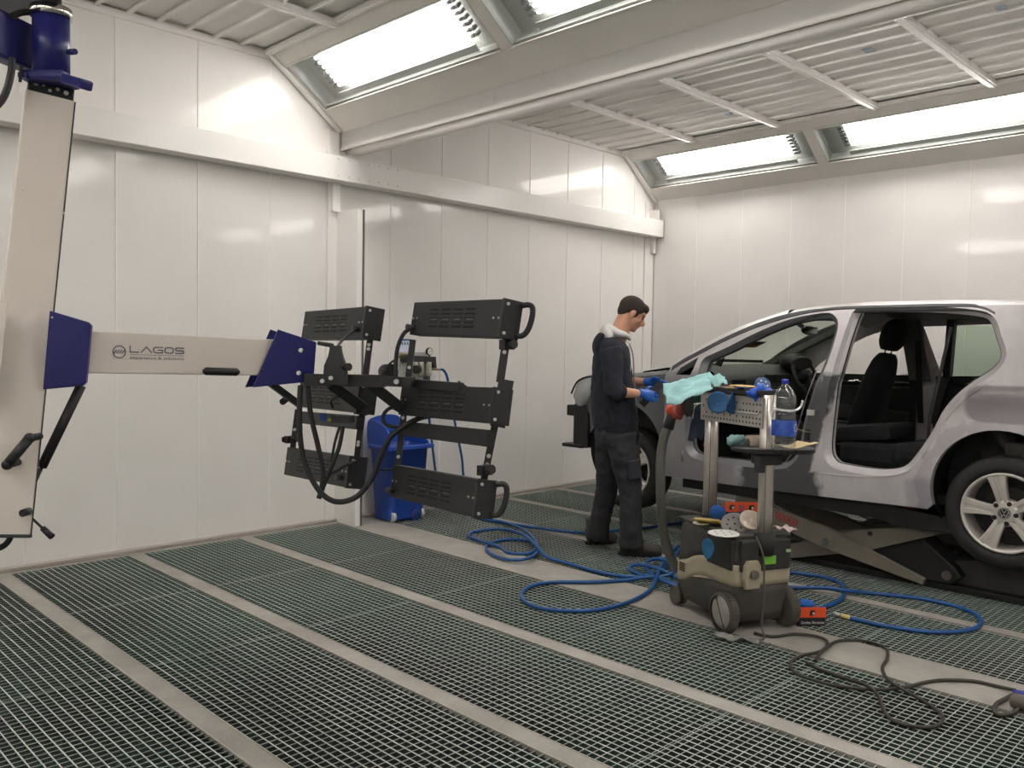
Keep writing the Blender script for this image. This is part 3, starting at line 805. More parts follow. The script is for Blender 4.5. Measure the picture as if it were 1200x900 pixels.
M_SEAT = mat('seat_fabric', (30, 30, 33), .95, c2=(40, 40, 43), scale=90, bump=.3)
M_HEAD = mat('headliner_grey', (104, 102, 98), .9, c2=(112, 110, 106), scale=40)
M_SEAL = mat('weather_strip', (26, 26, 27), .6)
M_GUT = mat('roof_gutter_primer', (84, 84, 87), .42, .1, c2=(98, 98, 101), scale=12)
M_PLAS = mat('black_plastic', (28, 28, 29), .55, c2=(36, 36, 37), scale=20)
M_CGLASS, _n, _b = newmat('tinted_car_glass')
_n.nodes.remove(_b); _o = _n.nodes['Material Output']
_t = nd(_n, 'ShaderNodeBsdfTransparent'); _t.inputs[0].default_value = (.76, .84, .77, 1)
_g = nd(_n, 'ShaderNodeBsdfGlossy'); _g.inputs['Roughness'].default_value = .03
_mx = nd(_n, 'ShaderNodeMixShader'); _n.links.new(thin_fresnel(_n, .04, .7), _mx.inputs[0]); _n.links.new(_t.outputs[0], _mx.inputs[1]); _n.links.new(_g.outputs[0], _mx.inputs[2]); _n.links.new(_mx.outputs[0], _o.inputs[0])

car = thing('car', 'silver five-door hatchback without its left doors, raised on a lift and patched with grey primer', 'car', (CX0, CY0, CZ0), 0)
# the thing's own axes: x inboard from the left flank, y forward from the rear axle, z up from the sill's ground line
def CW(x, s, h): return V((CX0+x, CY0+s, CZ0+h))
def xoff(s, h):
    """inboard offset of the flank surface"""
    o = max(0, h-.93)**1.0*.44 if h > .93 else 0
    if h > .93: o += .0
    o += .10*max(0, (.34-h))**1.3                                 # sill tucks under
    o += .012*math.exp(-((h-.80)/.05)**2)*0                        # shoulder crease
    if s > 2.3: o += .16*((s-2.3)/1.0)**2.2
    if s < .1: o += .05*((.1-s)/.8)**2*1.6 + (.10*((-.45-s)/.3)**2 if s < -.45 else 0)
    # flared arches
    for cs in (-.01, 2.61):
        r = sqrt((s-cs)**2+(h-.36)**2)
        if r < .46: o -= .018*max(0, 1-abs(r-.37)/.09)
    return o
def offset_poly(poly, d):
    n = len(poly); area = sum(poly[i][0]*poly[(i+1) % n][1]-poly[(i+1) % n][0]*poly[i][1] for i in range(n))
    sg = 1 if area > 0 else -1; out = []
    for i in range(n):
        a, b_, c = V(poly[i-1]), V(poly[i]), V(poly[(i+1) % n]); t = (c-a).normalized()
        out.append((b_.x+sg*t.y*d, b_.y-sg*t.x*d))
    return out
def smooth_poly(pts, n=5): return [(p.x, p.y) for p in spline([V((a, b_, 0)) for a, b_ in pts], n, closed=True)]
def resample(poly, step=.03):
    out = []
    for i in range(len(poly)):
        a, b_ = V(poly[i]), V(poly[(i+1) % len(poly)]); k = max(1, int((b_-a).length/step))
        for j in range(k): out.append(tuple(a.lerp(b_, j/k)))
    return out
def inside(p, poly):
    c = False; n = len(poly); j = n-1
    for i in range(n):
        if (poly[i][1] > p[1]) != (poly[j][1] > p[1]) and p[0] < (poly[j][0]-poly[i][0])*(p[1]-poly[i][1])/(poly[j][1]-poly[i][1])+poly[i][0]: c = not c
        j = i
    return c
def triangulate(outer, holes, step=.05):
    pts = []; edges = []
    for poly in [outer]+holes:
        b0 = len(pts); pts += [V(p) for p in poly]; n = len(poly); edges += [(b0+i, b0+(i+1) % n) for i in range(n)]
    xs_ = [p[0] for p in outer]; ys_ = [p[1] for p in outer]; allp = [V(p) for poly in [outer]+holes for p in poly]
    y = min(ys_)+step; row = 0
    while y < max(ys_):
        x = min(xs_)+step*(.5 if row % 2 else 1)
        while x < max(xs_):
            if inside((x, y), outer) and not any(inside((x, y), h) for h in holes) and min((q-V((x, y))).length_squared for q in allp) > (step*.5)**2: pts.append(V((x, y)))
            x += step
        y += step*.87; row += 1
    r = delaunay_2d_cdt(pts, edges, [], 0, 1e-6)
    vs, fs = r[0], r[2]; keep = []
    for f in fs:
        c = ((vs[f[0]].x+vs[f[1]].x+vs[f[2]].x)/3, (vs[f[0]].y+vs[f[1]].y+vs[f[2]].y)/3)
        if inside(c, outer) and not any(inside(c, h) for h in holes): keep.append(f)
    return vs, keep
FRONT_AP = [(1.045, 1.29), (1.075, 1.35), (1.125, 1.362), (1.264, 1.343), (1.411, 1.303), (1.601, 1.219), (1.76, 1.134), (1.88, 1.078), (1.93, 1.045), (1.935, .94), (1.965, .80), (2.015, .631), (2.018, .47), (1.99, .405), (1.92, .382), (1.783, .375), (1.447, .378), (1.29, .392), (1.215, .45), (1.185, .54), (1.163, .679), (1.11, .88), (1.062, 1.07)]
REAR_AP = [(.906, 1.385), (.931, 1.208), (.945, 1.006), (.972, .693), (.978, .515), (.945, .445), (.88, .425), (.668, .419), (.521, .451), (.443, .544), (.368, .674), (.298, .824), (.192, .952), (.07, 1.06), (.040, 1.136), (.079, 1.233), (.128, 1.33), (.216, 1.366), (.477, 1.392), (.863, 1.398)]
QUARTER = [(2.125, 1.005), (2.0, 1.085), (2.015, 1.0), (2.03, .955), (2.15, .955)]
def arch(cs, ch, r, a0, a1, n=26): return [(cs+r*cos(a0+(a1-a0)*i/n), ch+r*sin(a0+(a1-a0)*i/n)) for i in range(n+1)]
TOP = [(-.58, 1.37), (-.35, 1.412), (.0, 1.424), (.342, 1.428), (.952, 1.426), (1.15, 1.415), (1.30, 1.392), (1.46, 1.352), (1.635, 1.292), (1.827, 1.205), (1.977, 1.125), (2.12, 1.045), (2.2, .99), (2.24, .965)]
side_outer = [(2.24, .20), (2.24, .965)] + list(reversed(TOP[:-1])) + [(-.70, 1.13), (-.745, .95), (-.77, .62), (-.765, .40), (-.70, .27), (-.36, .27)] \
    + arch(-.01, .36, .358, pi+.25, -.30)[1:] + [(.36, .225), (1.2, .205), (1.8, .20)]
side_outer = resample(side_outer, .035)
hf = resample(smooth_poly(FRONT_AP, 4), .03); hr = resample(smooth_poly(REAR_AP, 4), .03); hq = resample(QUARTER, .03)
hf_o = offset_poly(hf, .034); hr_o = offset_poly(hr, .034)
def flank(side, name, holes, outer=None):
    sgn = 1 if side == 'l' else -1; x0 = 0 if side == 'l' else 2*HALF
    vs, fs = triangulate(outer or side_outer, holes); b = MB()
    bv = [b.bm.verts.new(CW(x0+sgn*xoff(v.x, v.y), v.x, v.y)) for v in vs]
    for f in fs:
        g = b.bm.faces.new([bv[i] for i in f]); g.smooth = True
    return b
b = flank('l', 'side', [hf_o, hr_o, hq])
# arch lips, turned inboard
def ring(bm_, poly, x_a, x_b, sc=0.0, closed=True):
    rows = [[CW(xoff(*p)+x_a, *p) for p in poly], [CW(xoff(*p)+x_b, *p) for p in (offset_poly(poly, sc) if sc else poly)]]
    bm_.grid(rows, closev=closed)
side = b.build('body_side', M_PAINT, car)
b = MB(); ap_ = arch(-.01, .36, .358, pi+.25, -.30)
ring(b, ap_, 0, .05, closed=False); b.build('arch_lip', M_PAINT, car)
b = MB(); ring(b, [(2.24, .20), (1.8, .20), (1.2, .205), (.36, .225)], 0, .12, closed=False)
b.build('sill_underside', M_PLAS, car)
# apertures: stepped flange, inner return and weather strip
for hole, nm in ((hf, 'front'), (hr, 'rear')):
    o_ = offset_poly(hole, .034); b = MB()
    rows = [[CW(xoff(*p)+0, *p) for p in o_], [CW(xoff(*p)+.012, *p) for p in offset_poly(hole, .030)], [CW(xoff(*p)+.020, *p) for p in offset_poly(hole, .018)],
            [CW(xoff(*p)+.042, *p) for p in offset_poly(hole, .014)], [CW(xoff(*p)+.046, *p) for p in offset_poly(hole, -.002)], [CW(xoff(*p)+.10, *p) for p in offset_poly(hole, -.004)]]
    b.grid(rows, closev=True); fl = b.build('door_aperture', M_FLANGE if nm == 'front' else M_PAINT, car)
    b = MB(); b.tube([CW(xoff(*p)+.058, *p) for p in offset_poly(hole, -.002)], .006, seg=6, closed=True); b.build('weather_strip', M_SEAL, fl)
    b = MB(); rows = [[CW(xoff(*p)+.095, *p) for p in offset_poly(hole, -.004)], [CW(xoff(*p)+.15, *p) for p in offset_poly(hole, .035)]]
    b.grid(rows, closev=True); b.build('aperture_trim', M_TRIM, fl)
# gutter along the roof
b = MB(); gl_ = [(p.x, p.y) for p in spline([V((a, c, 0)) for a, c in [(.10, 1.375), (.18, 1.412)]+TOP[3:13]], 5)]
b.grid([[CW(xoff(*p)-.0035+dx, p[0]-ds, p[1]-dz*(1+min(1, max(0, p[0]-1.15)/.3)*1.1)) for p in gl_] for dx, ds, dz in ((.012, .0, -.012), (0, 0, -.002), (0, .006, .030), (.008, .006, .034))])
b.build('roof_gutter', M_GUT, car)
b = MB(); gut = [(.20, 1.420)]+TOP[3:13]
gut = [(p.x, p.y) for p in spline([V((a, c, 0)) for a, c in gut], 6)]
b.tube([CW(xoff(*p)-.002, p[0], p[1]-.004) for p in gut], .006, seg=8); b.build('roof_gutter', M_GUT, car)
# seams, latch plate, hinges
def stud(s, h, w_, hh, m=None, nm='striker', dx=.0, par=None):
    b = MB(); b.box(CW(xoff(s, h)-.006+dx, s, h), (.016, w_, hh), bev=.004); return b.build(nm, m or M_BOLT, par or car)
stud(1.095, .745, .055, .038); stud(1.115, .60, .03, .075, M_PLAS, 'latch_recess')
for h in (.74, .33): 
    b = MB(); b.box(CW(.03, 2.10, h+.03), (.05, .07, .03), bev=.004); b.cyl(CW(.0, 2.07, h-.005), CW(.0, 2.07, h+.07), .008, seg=10); b.build('door_hinge', M_FLANGE, car)
b = MB(); b.tube([CW(xoff(s, h)-.0008, s, h) for s, h in ((1.34, .37), (1.27, .40), (1.215, .47), (1.205, .55), (1.18, .66), (1.13, .85), (1.085, 1.03))], .0035, seg=6); b.build('panel_seam', M_FLANGE, car)
b = MB(); b.tube([CW(xoff(s, h)-.0006, s, h) for s, h in spline([V((a, c, 0)) for a, c in ((.05, .99), (.16, .90), (.25, .80), (.33, .66), (.40, .53), (.45, .46), (.56, .40), (.80, .365), (1.05, .36))], 6) for _ in [0]] if False else [CW(xoff(p.x, p.y)-.0006, p.x, p.y) for p in spline([V((a, c, 0)) for a, c in ((.05, .99), (.16, .90), (.25, .80), (.33, .66), (.40, .53), (.45, .46), (.56, .40), (.80, .365), (1.05, .36))], 6)], .003, seg=6); b.build('panel_seam', M_PAINT, car)
# quarter light glass
b = MB(); b.prism([(p[0], p[1]) for p in hq], CW(.03, 0, 0), (0, 1, 0), (.36, 0, 1), (.01, 0, 0)); b.build('quarter_window', mat('dark_glass', (22, 26, 24), .12, spec=.6), car)

# ---- right flank with its own openings, still fitted
FWIN = [(1.17, 1.32), (1.30, 1.31), (1.45, 1.265), (1.63, 1.175), (1.80, 1.085), (1.93, .99), (1.90, .955), (1.10, .975)]
RWIN = [(.99, 1.345), (.90, .965), (.55, .98), (.12, 1.0), (.09, 1.05), (.17, 1.30), (.24, 1.345), (.5, 1.36)]
WF = resample(smooth_poly(FWIN, 2), .03); WR = resample(RWIN, .03)
b = flank('r', 'side', [WF, WR]); b.build('body_side', M_PAINT, car)
XR = 2*HALF
def rside(s, h, d): return CW(XR-xoff(s, h)-d, s, h)
b = MB()      # inner skins: belt-line trim panels with pockets
def inner_panel(mb, poly, holes, d0):
    vs, fs = triangulate(resample(poly, .05), holes, .08); bv = [mb.bm.verts.new(rside(v.x, v.y, d0)) for v in vs]
    for f in fs: mb.bm.faces.new([bv[i] for i in f])
inner_panel(b, [(1.07, .30), (2.0, .30), (2.05, .8), (1.98, .96), (1.07, .965)], [], .05)
dr = b.build('door_trim', M_INT, car)
b = MB(); b.tube([rside(1.72, .90, .075), rside(1.12, .905, .075)], .008, seg=8); b.tube([rside(1.72, .86, .075), rside(1.12, .865, .075)], .006, seg=8); b.build('chrome_strip', M_CHROME, dr)
b = MB(); b.tube([rside(1.62, .90, .09), rside(1.57, .90, .105), rside(1.52, .91, .09)], .012, seg=8); b.build('door_pull', M_CHROME, dr)
b = MB(); b.prism([(1.10, .55), (1.85, .60), (1.85, .72), (1.10, .68)], CW(XR-.12, 0, 0), (0, 1, 0), (0, 0, 1), (.05, 0, 0), bev=.015); b.build('arm_rest', M_TRIM, dr)
b = MB(); inner_panel(b, [(.12, .42), (.95, .30), (.93, .965), (.10, 1.0), (.04, .9)], [], .05); dr2 = b.build('door_trim', M_INT, car)
b = MB(); b.tube([rside(.80, .91, .075), rside(.42, .93, .075)], .006, seg=8); b.build('chrome_strip', M_CHROME, dr2)
b = MB(); b.tube([rside(.74, .905, .09), rside(.68, .915, .10), rside(.62, .955, .09)], .011, seg=8); b.build('door_pull', M_CHROME, dr2)
# windows of the far side
b = MB(); b.prism([(p[0], p[1]) for p in resample([(.80, 1.355), (.86, .96), (.12, 1.0), (.09, 1.05), (.17, 1.30), (.24, 1.345)], .2)], CW(XR-.03-.015+.0, 0, 0)+V((.41, 0, 0)), (0, 1, 0), (-.44, 0, 1), (.004, 0, 0))
b.build('rear_side_window', M_CGLASS, car)
b = MB(); b.bar(rside(.76, 1.40, .06), rside(.84, .97, .06), .05, .07, up=V((1, 0, 0))); b.bar(rside(.84, .98, .06), rside(.93, .60, .06), .05, .06, up=V((1, 0, 0))); b.build('door_frame', M_TRIM, car)
b = MB(); b.prism([(.93, .93), (1.10, .93), (1.12, 1.44), (.97, 1.44)], CW(XR-.10+.41-.05, 0, 0), (0, 1, 0), (-.44, 0, 1), (.04, 0, 0), bev=.01); b.build('pillar_trim', M_HEAD, car)
b = MB(); b.bar(rside(.99, 1.33, .13), rside(1.01, .60, .12), .045, .004, up=V((1, 0, 0))); b.build('seat_belt', M_SEAT, car)
b = MB(); b.prism([(1.86, .94), (1.78, .98), (1.0, 1.42), (.93, 1.47), (1.05, 1.44), (1.95, 1.06)], CW(XR-.12, 1.0, 0)*1, (0, 0, 0), (0, 0, 1), (.05, 0, 0)) if False else None
# near-side inner posts seen through the openings
b = MB(); b.grid([[CW(xoff(p.x, p.y)+.15, p.x, p.y) for p in spline([V((1.30, 1.42, 0)), V((1.48, 1.35, 0)), V((1.68, 1.25, 0)), V((1.87, 1.15, 0)), V((2.10, 1.01, 0))], 4)], [CW(xoff(p.x, p.y)+.15, p.x-.01, p.y-.008) for p in spline([V((1.30, 1.42, 0)), V((1.48, 1.35, 0)), V((1.68, 1.25, 0)), V((1.87, 1.15, 0)), V((2.10, 1.01, 0))], 4)]]) ; b.build('pillar_trim', M_TRIM, car, solid=.01)
# far A-post
b = MB(); A0, A1 = CW(XR-.42, 1.42, 1.38), CW(XR-.20, 2.36, .98)
b.bar(A0, A1, .06, .055, bev=.012); b.build('pillar_trim', mat('pillar_grey_trim', (86, 87, 83), .8), car)

# ---- roof, screen, bonnet, tail
def top_h(s):
    for (s0, h0), (s1, h1) in zip(TOP, TOP[1:]):
        if s0 <= s <= s1: return h0+(h1-h0)*(s-s0)/(s1-s0)
    return TOP[0][1] if s < TOP[0][0] else TOP[-1][1]
def crown(s):
    K = [(-.62, 1.385), (-.45, 1.437), (-.1, 1.467), (.4, 1.484), (.9, 1.486), (1.25, 1.468), (1.45, 1.440)]
    for (s0, h0), (s1, h1) in zip(K, K[1:]):
        if s0 <= s <= s1: return h0+(h1-h0)*(s-s0)/(s1-s0)
    return K[0][1] if s < K[0][0] else K[-1][1]
rows = []
for i in range(37):
    s = -.58+(1.98)*i/36; row = []
    g = top_h(s); xo = xoff(s, g)
    for j in range(25):
        t = -1+2*j/24; hw = HALF-xo
        ss = s + (.06*(1-t*t) if s > 1.2 else 0)*((s-1.2)/.2 if s > 1.2 else 0)
        h = crown(s) if s < 1.45 else crown(1.45)
        row.append(CW(HALF+t*hw, ss, g+(h-g)*(1-abs(t)**4.5)))
    rows.append(row)
b = MB(); b.grid(rows); b.build('roof', M_PAINT, car)
b = MB(); b.grid([[CW(HALF+(-1+2*j/16)*(HALF-xoff(s, top_h(s))-.12), s, top_h(s)-.035+.03*(1-abs(-1+j/8)**2)) for j in range(17)] for s in [-.5+1.88*i/12 for i in range(13)]]); b.build('headliner', M_TRIM, car)
# the drip of the door cut above the A-post: painted screen surround continues below the roof
rows = []
SB = [(1.40, 1.0), (1.62, .985), (1.84, .965), (2.03, .93), (2.2, .9)]
def screen(u, t):
    """u 0 top..1 bottom, t -1..1"""
    sT, hT = 1.46-.04*t*t, 1.44-.012*abs(t)**3
    sB, hB = 2.62-.34*t*t, .985+.035*abs(t)**3
    xw = (.600+(.745-.600)*u)
    bulge = .042*sin(pi*u)
    return CW(HALF+t*xw, sT+(sB-sT)*u+bulge*.6, hT+(hB-hT)*u+bulge)
rows = [[screen(i/14, -.93+1.86*j/16) for j in range(17)] for i in range(15)]
b = MB(); b.grid(rows); b.build('windscreen', M_CGLASS, car)
for sg in (-1, 1):
    b = MB()
    b.grid([[screen(i/14, sg*.925) for i in range(15)], [screen(i/14, sg*1.0)+V((0, 0, -.002)) for i in range(15)],
            [CW((0 if sg < 0 else 2*HALF)-sg*(xoff(p[0], p[1]))+0, p[0], p[1]) for p in [(1.40+(2.22-1.40)*i/14, top_h(1.40+(2.22-1.40)*i/14)) for i in range(15)]]])
    b.build('screen_pillar', M_PAINT, car)
b = MB(); b.grid([[screen(u, -.93+1.86*j/16)-V((0, 0, .004)) for j in range(17)] for u in (0, .05)]); b.build('screen_header', M_INT, car)
# permit sticker on the glass
def scr(u, t, d=0): return screen(u, t)-V((0, .003+d, .004+d))
def find_screen(px, py):
    best = None
    for i in range(81):
        for j in range(81):
            u, t = i/80, -.93+1.86*j/80; p = screen(u, t)-CAM; z = p.dot(_f)
            e = (600+FPX*p.dot(_r)/z-px)**2+(450-FPX*p.dot(_u)/z-py)**2
            if best is None or e < best[0]: best = (e, u, t)
    return best[1:]
su_, st_ = find_screen(884.5, 403)
b = MB(); b.grid([[scr(u, t) for t in (st_-.10, st_, st_+.10)] for u in (su_-.05, su_, su_+.05)]); st = b.build('windscreen_sticker', mat('ochre_permit', (170, 96, 44), .6, c2=(150, 84, 40), scale=80), car)
b = MB(); b.grid([[scr(u, t, .001) for t in (st_-.10, st_, st_+.10)] for u in (su_-.05, su_-.03, su_-.005)]); b.build('printed_band', mat('blue_print', (58, 66, 84), .6), st)
b = MB(); m0 = CW(HALF-.02, 1.56, 1.30); b.bar(m0+V((0, .10, .06)), m0, .03, .03); b.ell(m0, (.115, .022, .035)); mr = b.build('mirror', M_PLAS, car)
b = MB(); b.box(m0+V((0, -.022, 0)), (.20, .004, .05), bev=.002); b.build('mirror_glass', mat('mirror_surface', (120, 128, 122), .1, .9), mr)
b = MB(); b.bar(OX(833, 422, 5.26+.50), OX(893, 423.5, 5.26+1.05), .03, .022, bev=.006); b.build('scuttle_panel', M_SLOT, car)
# bonnet
rows = []
for i in range(15):
    u = i/14; row = []
    for j in range(21):
        t = -1+2*j/20
        s0, h0 = 2.63-.38*t*t, .985-.015*abs(t)**2
        s1, h1 = 3.36-.30*t*t, .77-.03*t*t
        xw = .735+(-.045)*u
        h = h0+(h1-h0)*(u**1.5)+.03*sin(pi*u)*(1-.3*t*t)
        row.append(CW(HALF+t*xw, s0+(s1-s0)*u, h))
    rows.append(row)
b = MB(); b.grid(rows); b.build('bonnet', M_PAINT, car)
# near fender and its twin
fo = [(2.235, .20), (2.235, .955), (2.5, .925), (2.9, .88), (3.12, .83), (3.10, .70), (3.02, .60), (2.99, .45)]+arch(2.61, .36, .365, .25, pi+.30)[1:]+[(2.25, .22)]
fo = resample(fo, .04)
for sd, mm in (('l', M_FENDER), ('r', M_PAINT)):
    b = flank(sd, 'fender', [], fo)
    sgn = 1 if sd == 'l' else -1; x0 = 0 if sd == 'l' else XR
    b.grid([[CW(x0+sgn*(xoff(*p)+q), *p) for p in arch(2.61, .36, .365, .25, pi+.30)] for q in (0, .05)])
    # top edge rolling to the bonnet
    tp = [(2.235, .955), (2.5, .925), (2.9, .88), (3.12, .83)]
    b.grid([[CW(x0+sgn*(xoff(*p)+q), p[0], p[1]+dz) for p in tp] for q, dz in ((0, 0), (.04, .025), (.17, .04))])
    b.build('front_fender', mm, car)
# front end without its bumper
b = MB(); b.box(CW(HALF, 3.16, .56), (1.42, .06, .30), bev=.02); b.box(CW(HALF, 3.22, .74), (1.50, .08, .05), bev=.015); b.box(CW(HALF, 3.24, .44), (1.30, .09, .10), bev=.02)
b.box(CW(.13, 3.12, .50), (.10, .16, .36), bev=.02); b.box(CW(.12, 3.22, .62), (.06, .12, .09), bev=.01); b.box(CW(.16, 3.20, .33), (.18, .22, .03), bev=.01)
b.build('front_panel', M_PLAS, car)
b = MB(); b.loft([(CW(.20, 3.22, .66), .02, .05), (CW(.14, 3.17, .72), .055, .10), (CW(.11, 3.10, .79), .06, .10), (CW(.10, 3.02, .85), .04, .06), (CW(.11, 2.96, .87), .01, .01)], (0, 0, 1), seg=16); b.build('headlight', mat('clouded_lamp_lens', (168, 170, 168), .2, c2=(190, 192, 190), scale=14, coat=.6), car)
b = MB(); b.tube(spline([CW(.10, 3.24, .76), CW(.08, 3.16, .86), CW(.08, 3.05, .905), CW(.08, 2.94, .91)], 6), .008, seg=6); b.build('lamp_seal', M_RUB, car)
# tail
rows = [[CW(HALF+t*(HALF-xoff(s, min(h, 1.36))), s+.06*(t*t)*1.0, h) for t in [-1+j/8 for j in range(17)]] for s, h in ((-.60, 1.375), (-.68, 1.30), (-.76, 1.12), (-.80, .95), (-.815, .7), (-.82, .5), (-.78, .30), (-.60, .26))]
b = MB(); b.grid(rows); b.build('tailgate', M_PAINT, car)
b = MB()
b.grid([[CW(HALF+t*w_, s+.06*(t*w_/(HALF-.15))**2-.006, h) for t in [-1+j/8 for j in range(17)]] for s, h, w_ in ((-.635, 1.345, .52), (-.68, 1.30, .54), (-.76, 1.12, .60), (-.785, 1.03, .60))])
b.build('rear_window', mat('dark_glass', (22, 26, 24), .12), car)
# ---- cabin
b = MB(); b.box(CW(HALF, .95, .27), (1.58, 2.6, .05)); b.box(CW(HALF, 2.22, .58), (1.60, .05, .62)); b.box(CW(HALF, -.50, .30), (1.60, .50, .05)); b.build('floor_pan', M_INT, car)
b = MB(); b.box(CW(HALF, 1.2, .38), (.26, 1.7, .2), bev=.04); b.build('centre_tunnel', M_TRIM, car)
b = MB()
prof = [(1.95, .62), (1.86, .66), (1.80, .78), (1.82, .92), (1.90, 1.0), (2.05, 1.035), (2.30, 1.02), (2.52, .985), (2.40, .60)]
rws = []
for j in range(17):
    t = -1+j/8; rws.append([CW(HALF+t*.76, s-(.05 if False else 0)+.02*t*t, h-.02*t*t) for s, h in prof])
b.grid(rws, smooth=True); ds = b.build('dashboard', M_TRIM, car)
for xx, hh, w_, h2 in ((.30, .90, .16, .055), (.74, .93, .10, .06), (.88, .93, .10, .06), (1.02, .93, .10, .06), (.88, .80, .30, .13)):
    b = MB(); b.box(CW(xx, 1.80, hh), (w_, .03, h2), bev=.008)
    b.build('air_vent', M_SLOT if hh > .85 else M_PLAS, ds)
b = MB(); b.loft([(CW(1.26, 1.98, 1.03), .05, .02), (CW(1.26, 1.88, 1.05), .075, .17), (CW(1.26, 1.79, 1.04), .05, .17)], (1, 0, 0), seg=20); b.build('instrument_hood', M_INT, ds)
sc_ = CW(1.26, 1.76, .94); sa = V((0, -.92, .39)).normalized()
b = MB(); sx = V((1, 0, 0)); sy = sa.cross(sx); b.tube([sc_+(sx*cos(a)+sy*sin(a))*.182 for a in [2*pi*i/40 for i in range(40)]], .0155, seg=10, closed=True, ref=sa); sw = b.build('steering_wheel', M_PLAS, car)
b = MB(); b.ell(sc_-sa*.01, (.07, .03, .06)); b.bar(sc_-sx*.17, sc_+sx*.17, .02, .035); b.bar(sc_, sc_+sy*.17*(-1 if sy.z > 0 else 1), .045, .02, up=sx)
b.cyl(sc_, sc_-sa*.20, .03, seg=12); b.build('wheel_hub', M_INT, sw)
def seat(xc, s0, rec=.22, hrest=True, cush=True):
    b = MB()
    if cush:
        b.box(CW(xc, s0+.30, .50), (.50, .50, .13), bev=.045); b.box(CW(xc, s0+.28, .40), (.42, .50, .12), bev=.02)
        for q in (-1, 1): b.box(CW(xc+q*.225, s0+.30, .545), (.08, .46, .09), bev=.035)
    o = b.build('seat_cushion', M_SEAT, car)
    b = MB(); p0 = CW(xc, s0+.06, .52); p1 = CW(xc, s0-rec, 1.13); d = (p1-p0).normalized()
    b.loft([(p0, .085, .235), (p0.lerp(p1, .3), .085, .255), (p0.lerp(p1, .65), .075, .25), (p0.lerp(p1, .9), .06, .20), (p1, .04, .13)], (1, 0, 0), seg=24)
    bk = b.build('seat_back', M_SEAT, car)
    if hrest:
        hr0 = p1+d*.035+V((0, .0, 0)); b = MB()
        b.loft([(hr0, .045, .12), (hr0+d*.05, .075, .145), (hr0+d*.14, .08, .145), (hr0+d*.20, .06, .125), (hr0+d*.235, .02, .09)], (1, 0, 0), seg=22); hr_ = b.build('head_rest', M_SEAT, bk)
        for q in (-.06, .06):
            b = MB(); b.cyl(p1+V((q, 0, 0))-d*.02, hr0+V((q, 0, 0))+d*.03, .006, seg=8); b.build('rest_post', M_CHROME, hr_)
seat(1.26, 1.24, .12)
# rear bench, squab tipped
b = MB(); b.box(CW(HALF, .42, .50), (1.24, .52, .14), bev=.05); b.box(CW(HALF, .62, .41), (1.22, .06, .26), bev=.03); b.build('bench_cushion', M_SEAT, car)
b = MB()
b.box(CW(HALF, .02, .80), (1.22, .14, .56), Matrix.Rotation(radians(-16), 3, 'X'), bev=.05); b.build('bench_back', M_SEAT, car)
b = MB(); b.box(CW(.55, .95, .60), (.44, .46, .10), Matrix.Rotation(radians(-7), 3, 'X'), bev=.03); b.box(CW(.55, .86, .47), (.44, .40, .16), bev=.04); b.box(CW(.55, 1.25, .55), (.40, .30, .08), bev=.03); b.build('folded_seat', M_SEAT, car)
b = MB(); b.tube(spline([CW(.27, .36, 1.30), CW(.29, .42, 1.0), CW(.30, .47, .75), CW(.30, .48, .55)], 5), .022, seg=6, flat=(1, .12)); b.build('seat_belt', M_TRIM, car)
# wiring ends and crumbs left in the sill
for i, (s, h, c) in enumerate(((1.88, .40, (150, 60, 50)), (1.93, .45, (140, 60, 52)), (1.98, .74, (170, 80, 50)))):
    b = MB(); b.ell(CW(.10, s, h), (.03, .03, .022), seg=10, rings=6); b.build('wiring_plug', mat('plug%d' % i, c, .6), car)
b = MB(); b.tube(spline([CW(.06, 2.06, .50), CW(.02, 2.07, .58), CW(.03, 2.05, .68), CW(.02, 2.08, .76)], 6), .007, seg=6); b.build('door_loom', M_RUB, car)
# mirror-side remains / front door check
b = MB(); b.box(CW(.06, 2.16, .58), (.05, .12, .66), bev=.01); b.build('hinge_pillar', mat('pillar_dark_grey', (58, 60, 62), .6, c2=(78, 80, 82), scale=18), car)  # hinge pillar in dark grey with slightly lighter blotches
# wheel housings
for cs in (-.01, 2.61):
    for x0, sgn in ((0, 1), (XR, -1)):
        b = MB(); rows = [[CW(x0+sgn*q, *p) for p in arch(cs, .36, .365, -.55, pi+.55)] for q in (.045, .30)]
        b.grid(rows, flip=(sgn < 0)); b.face([CW(x0+sgn*.30, *p) for p in arch(cs, .36, .365, -.55, pi+.55)]); b.build('wheel_housing', M_RUB, car)
b = MB(); b.cyl(CW(.20, .10, .74), CW(.20, -.03, .60), .05, seg=12); b.box(CW(.16, -.10, .60), (.12, .20, .09), bev=.02); b.build('damper_mount', mat('dusty_black', (58, 56, 54), .8), car)
# underbody
b = MB(); b.box(CW(HALF, 1.3, .22), (1.40, 2.0, .08), bev=.02); b.cyl(CW(.45, -.02, .26), CW(1.4, -.02, .26), .05, seg=12); b.box(CW(HALF, 2.7, .35), (.9, .8, .3), bev=.04); b.box(CW(.5, 2.2, .20), (.20, .4, .10), bev=.02); b.build('underbody', M_RUB, car)
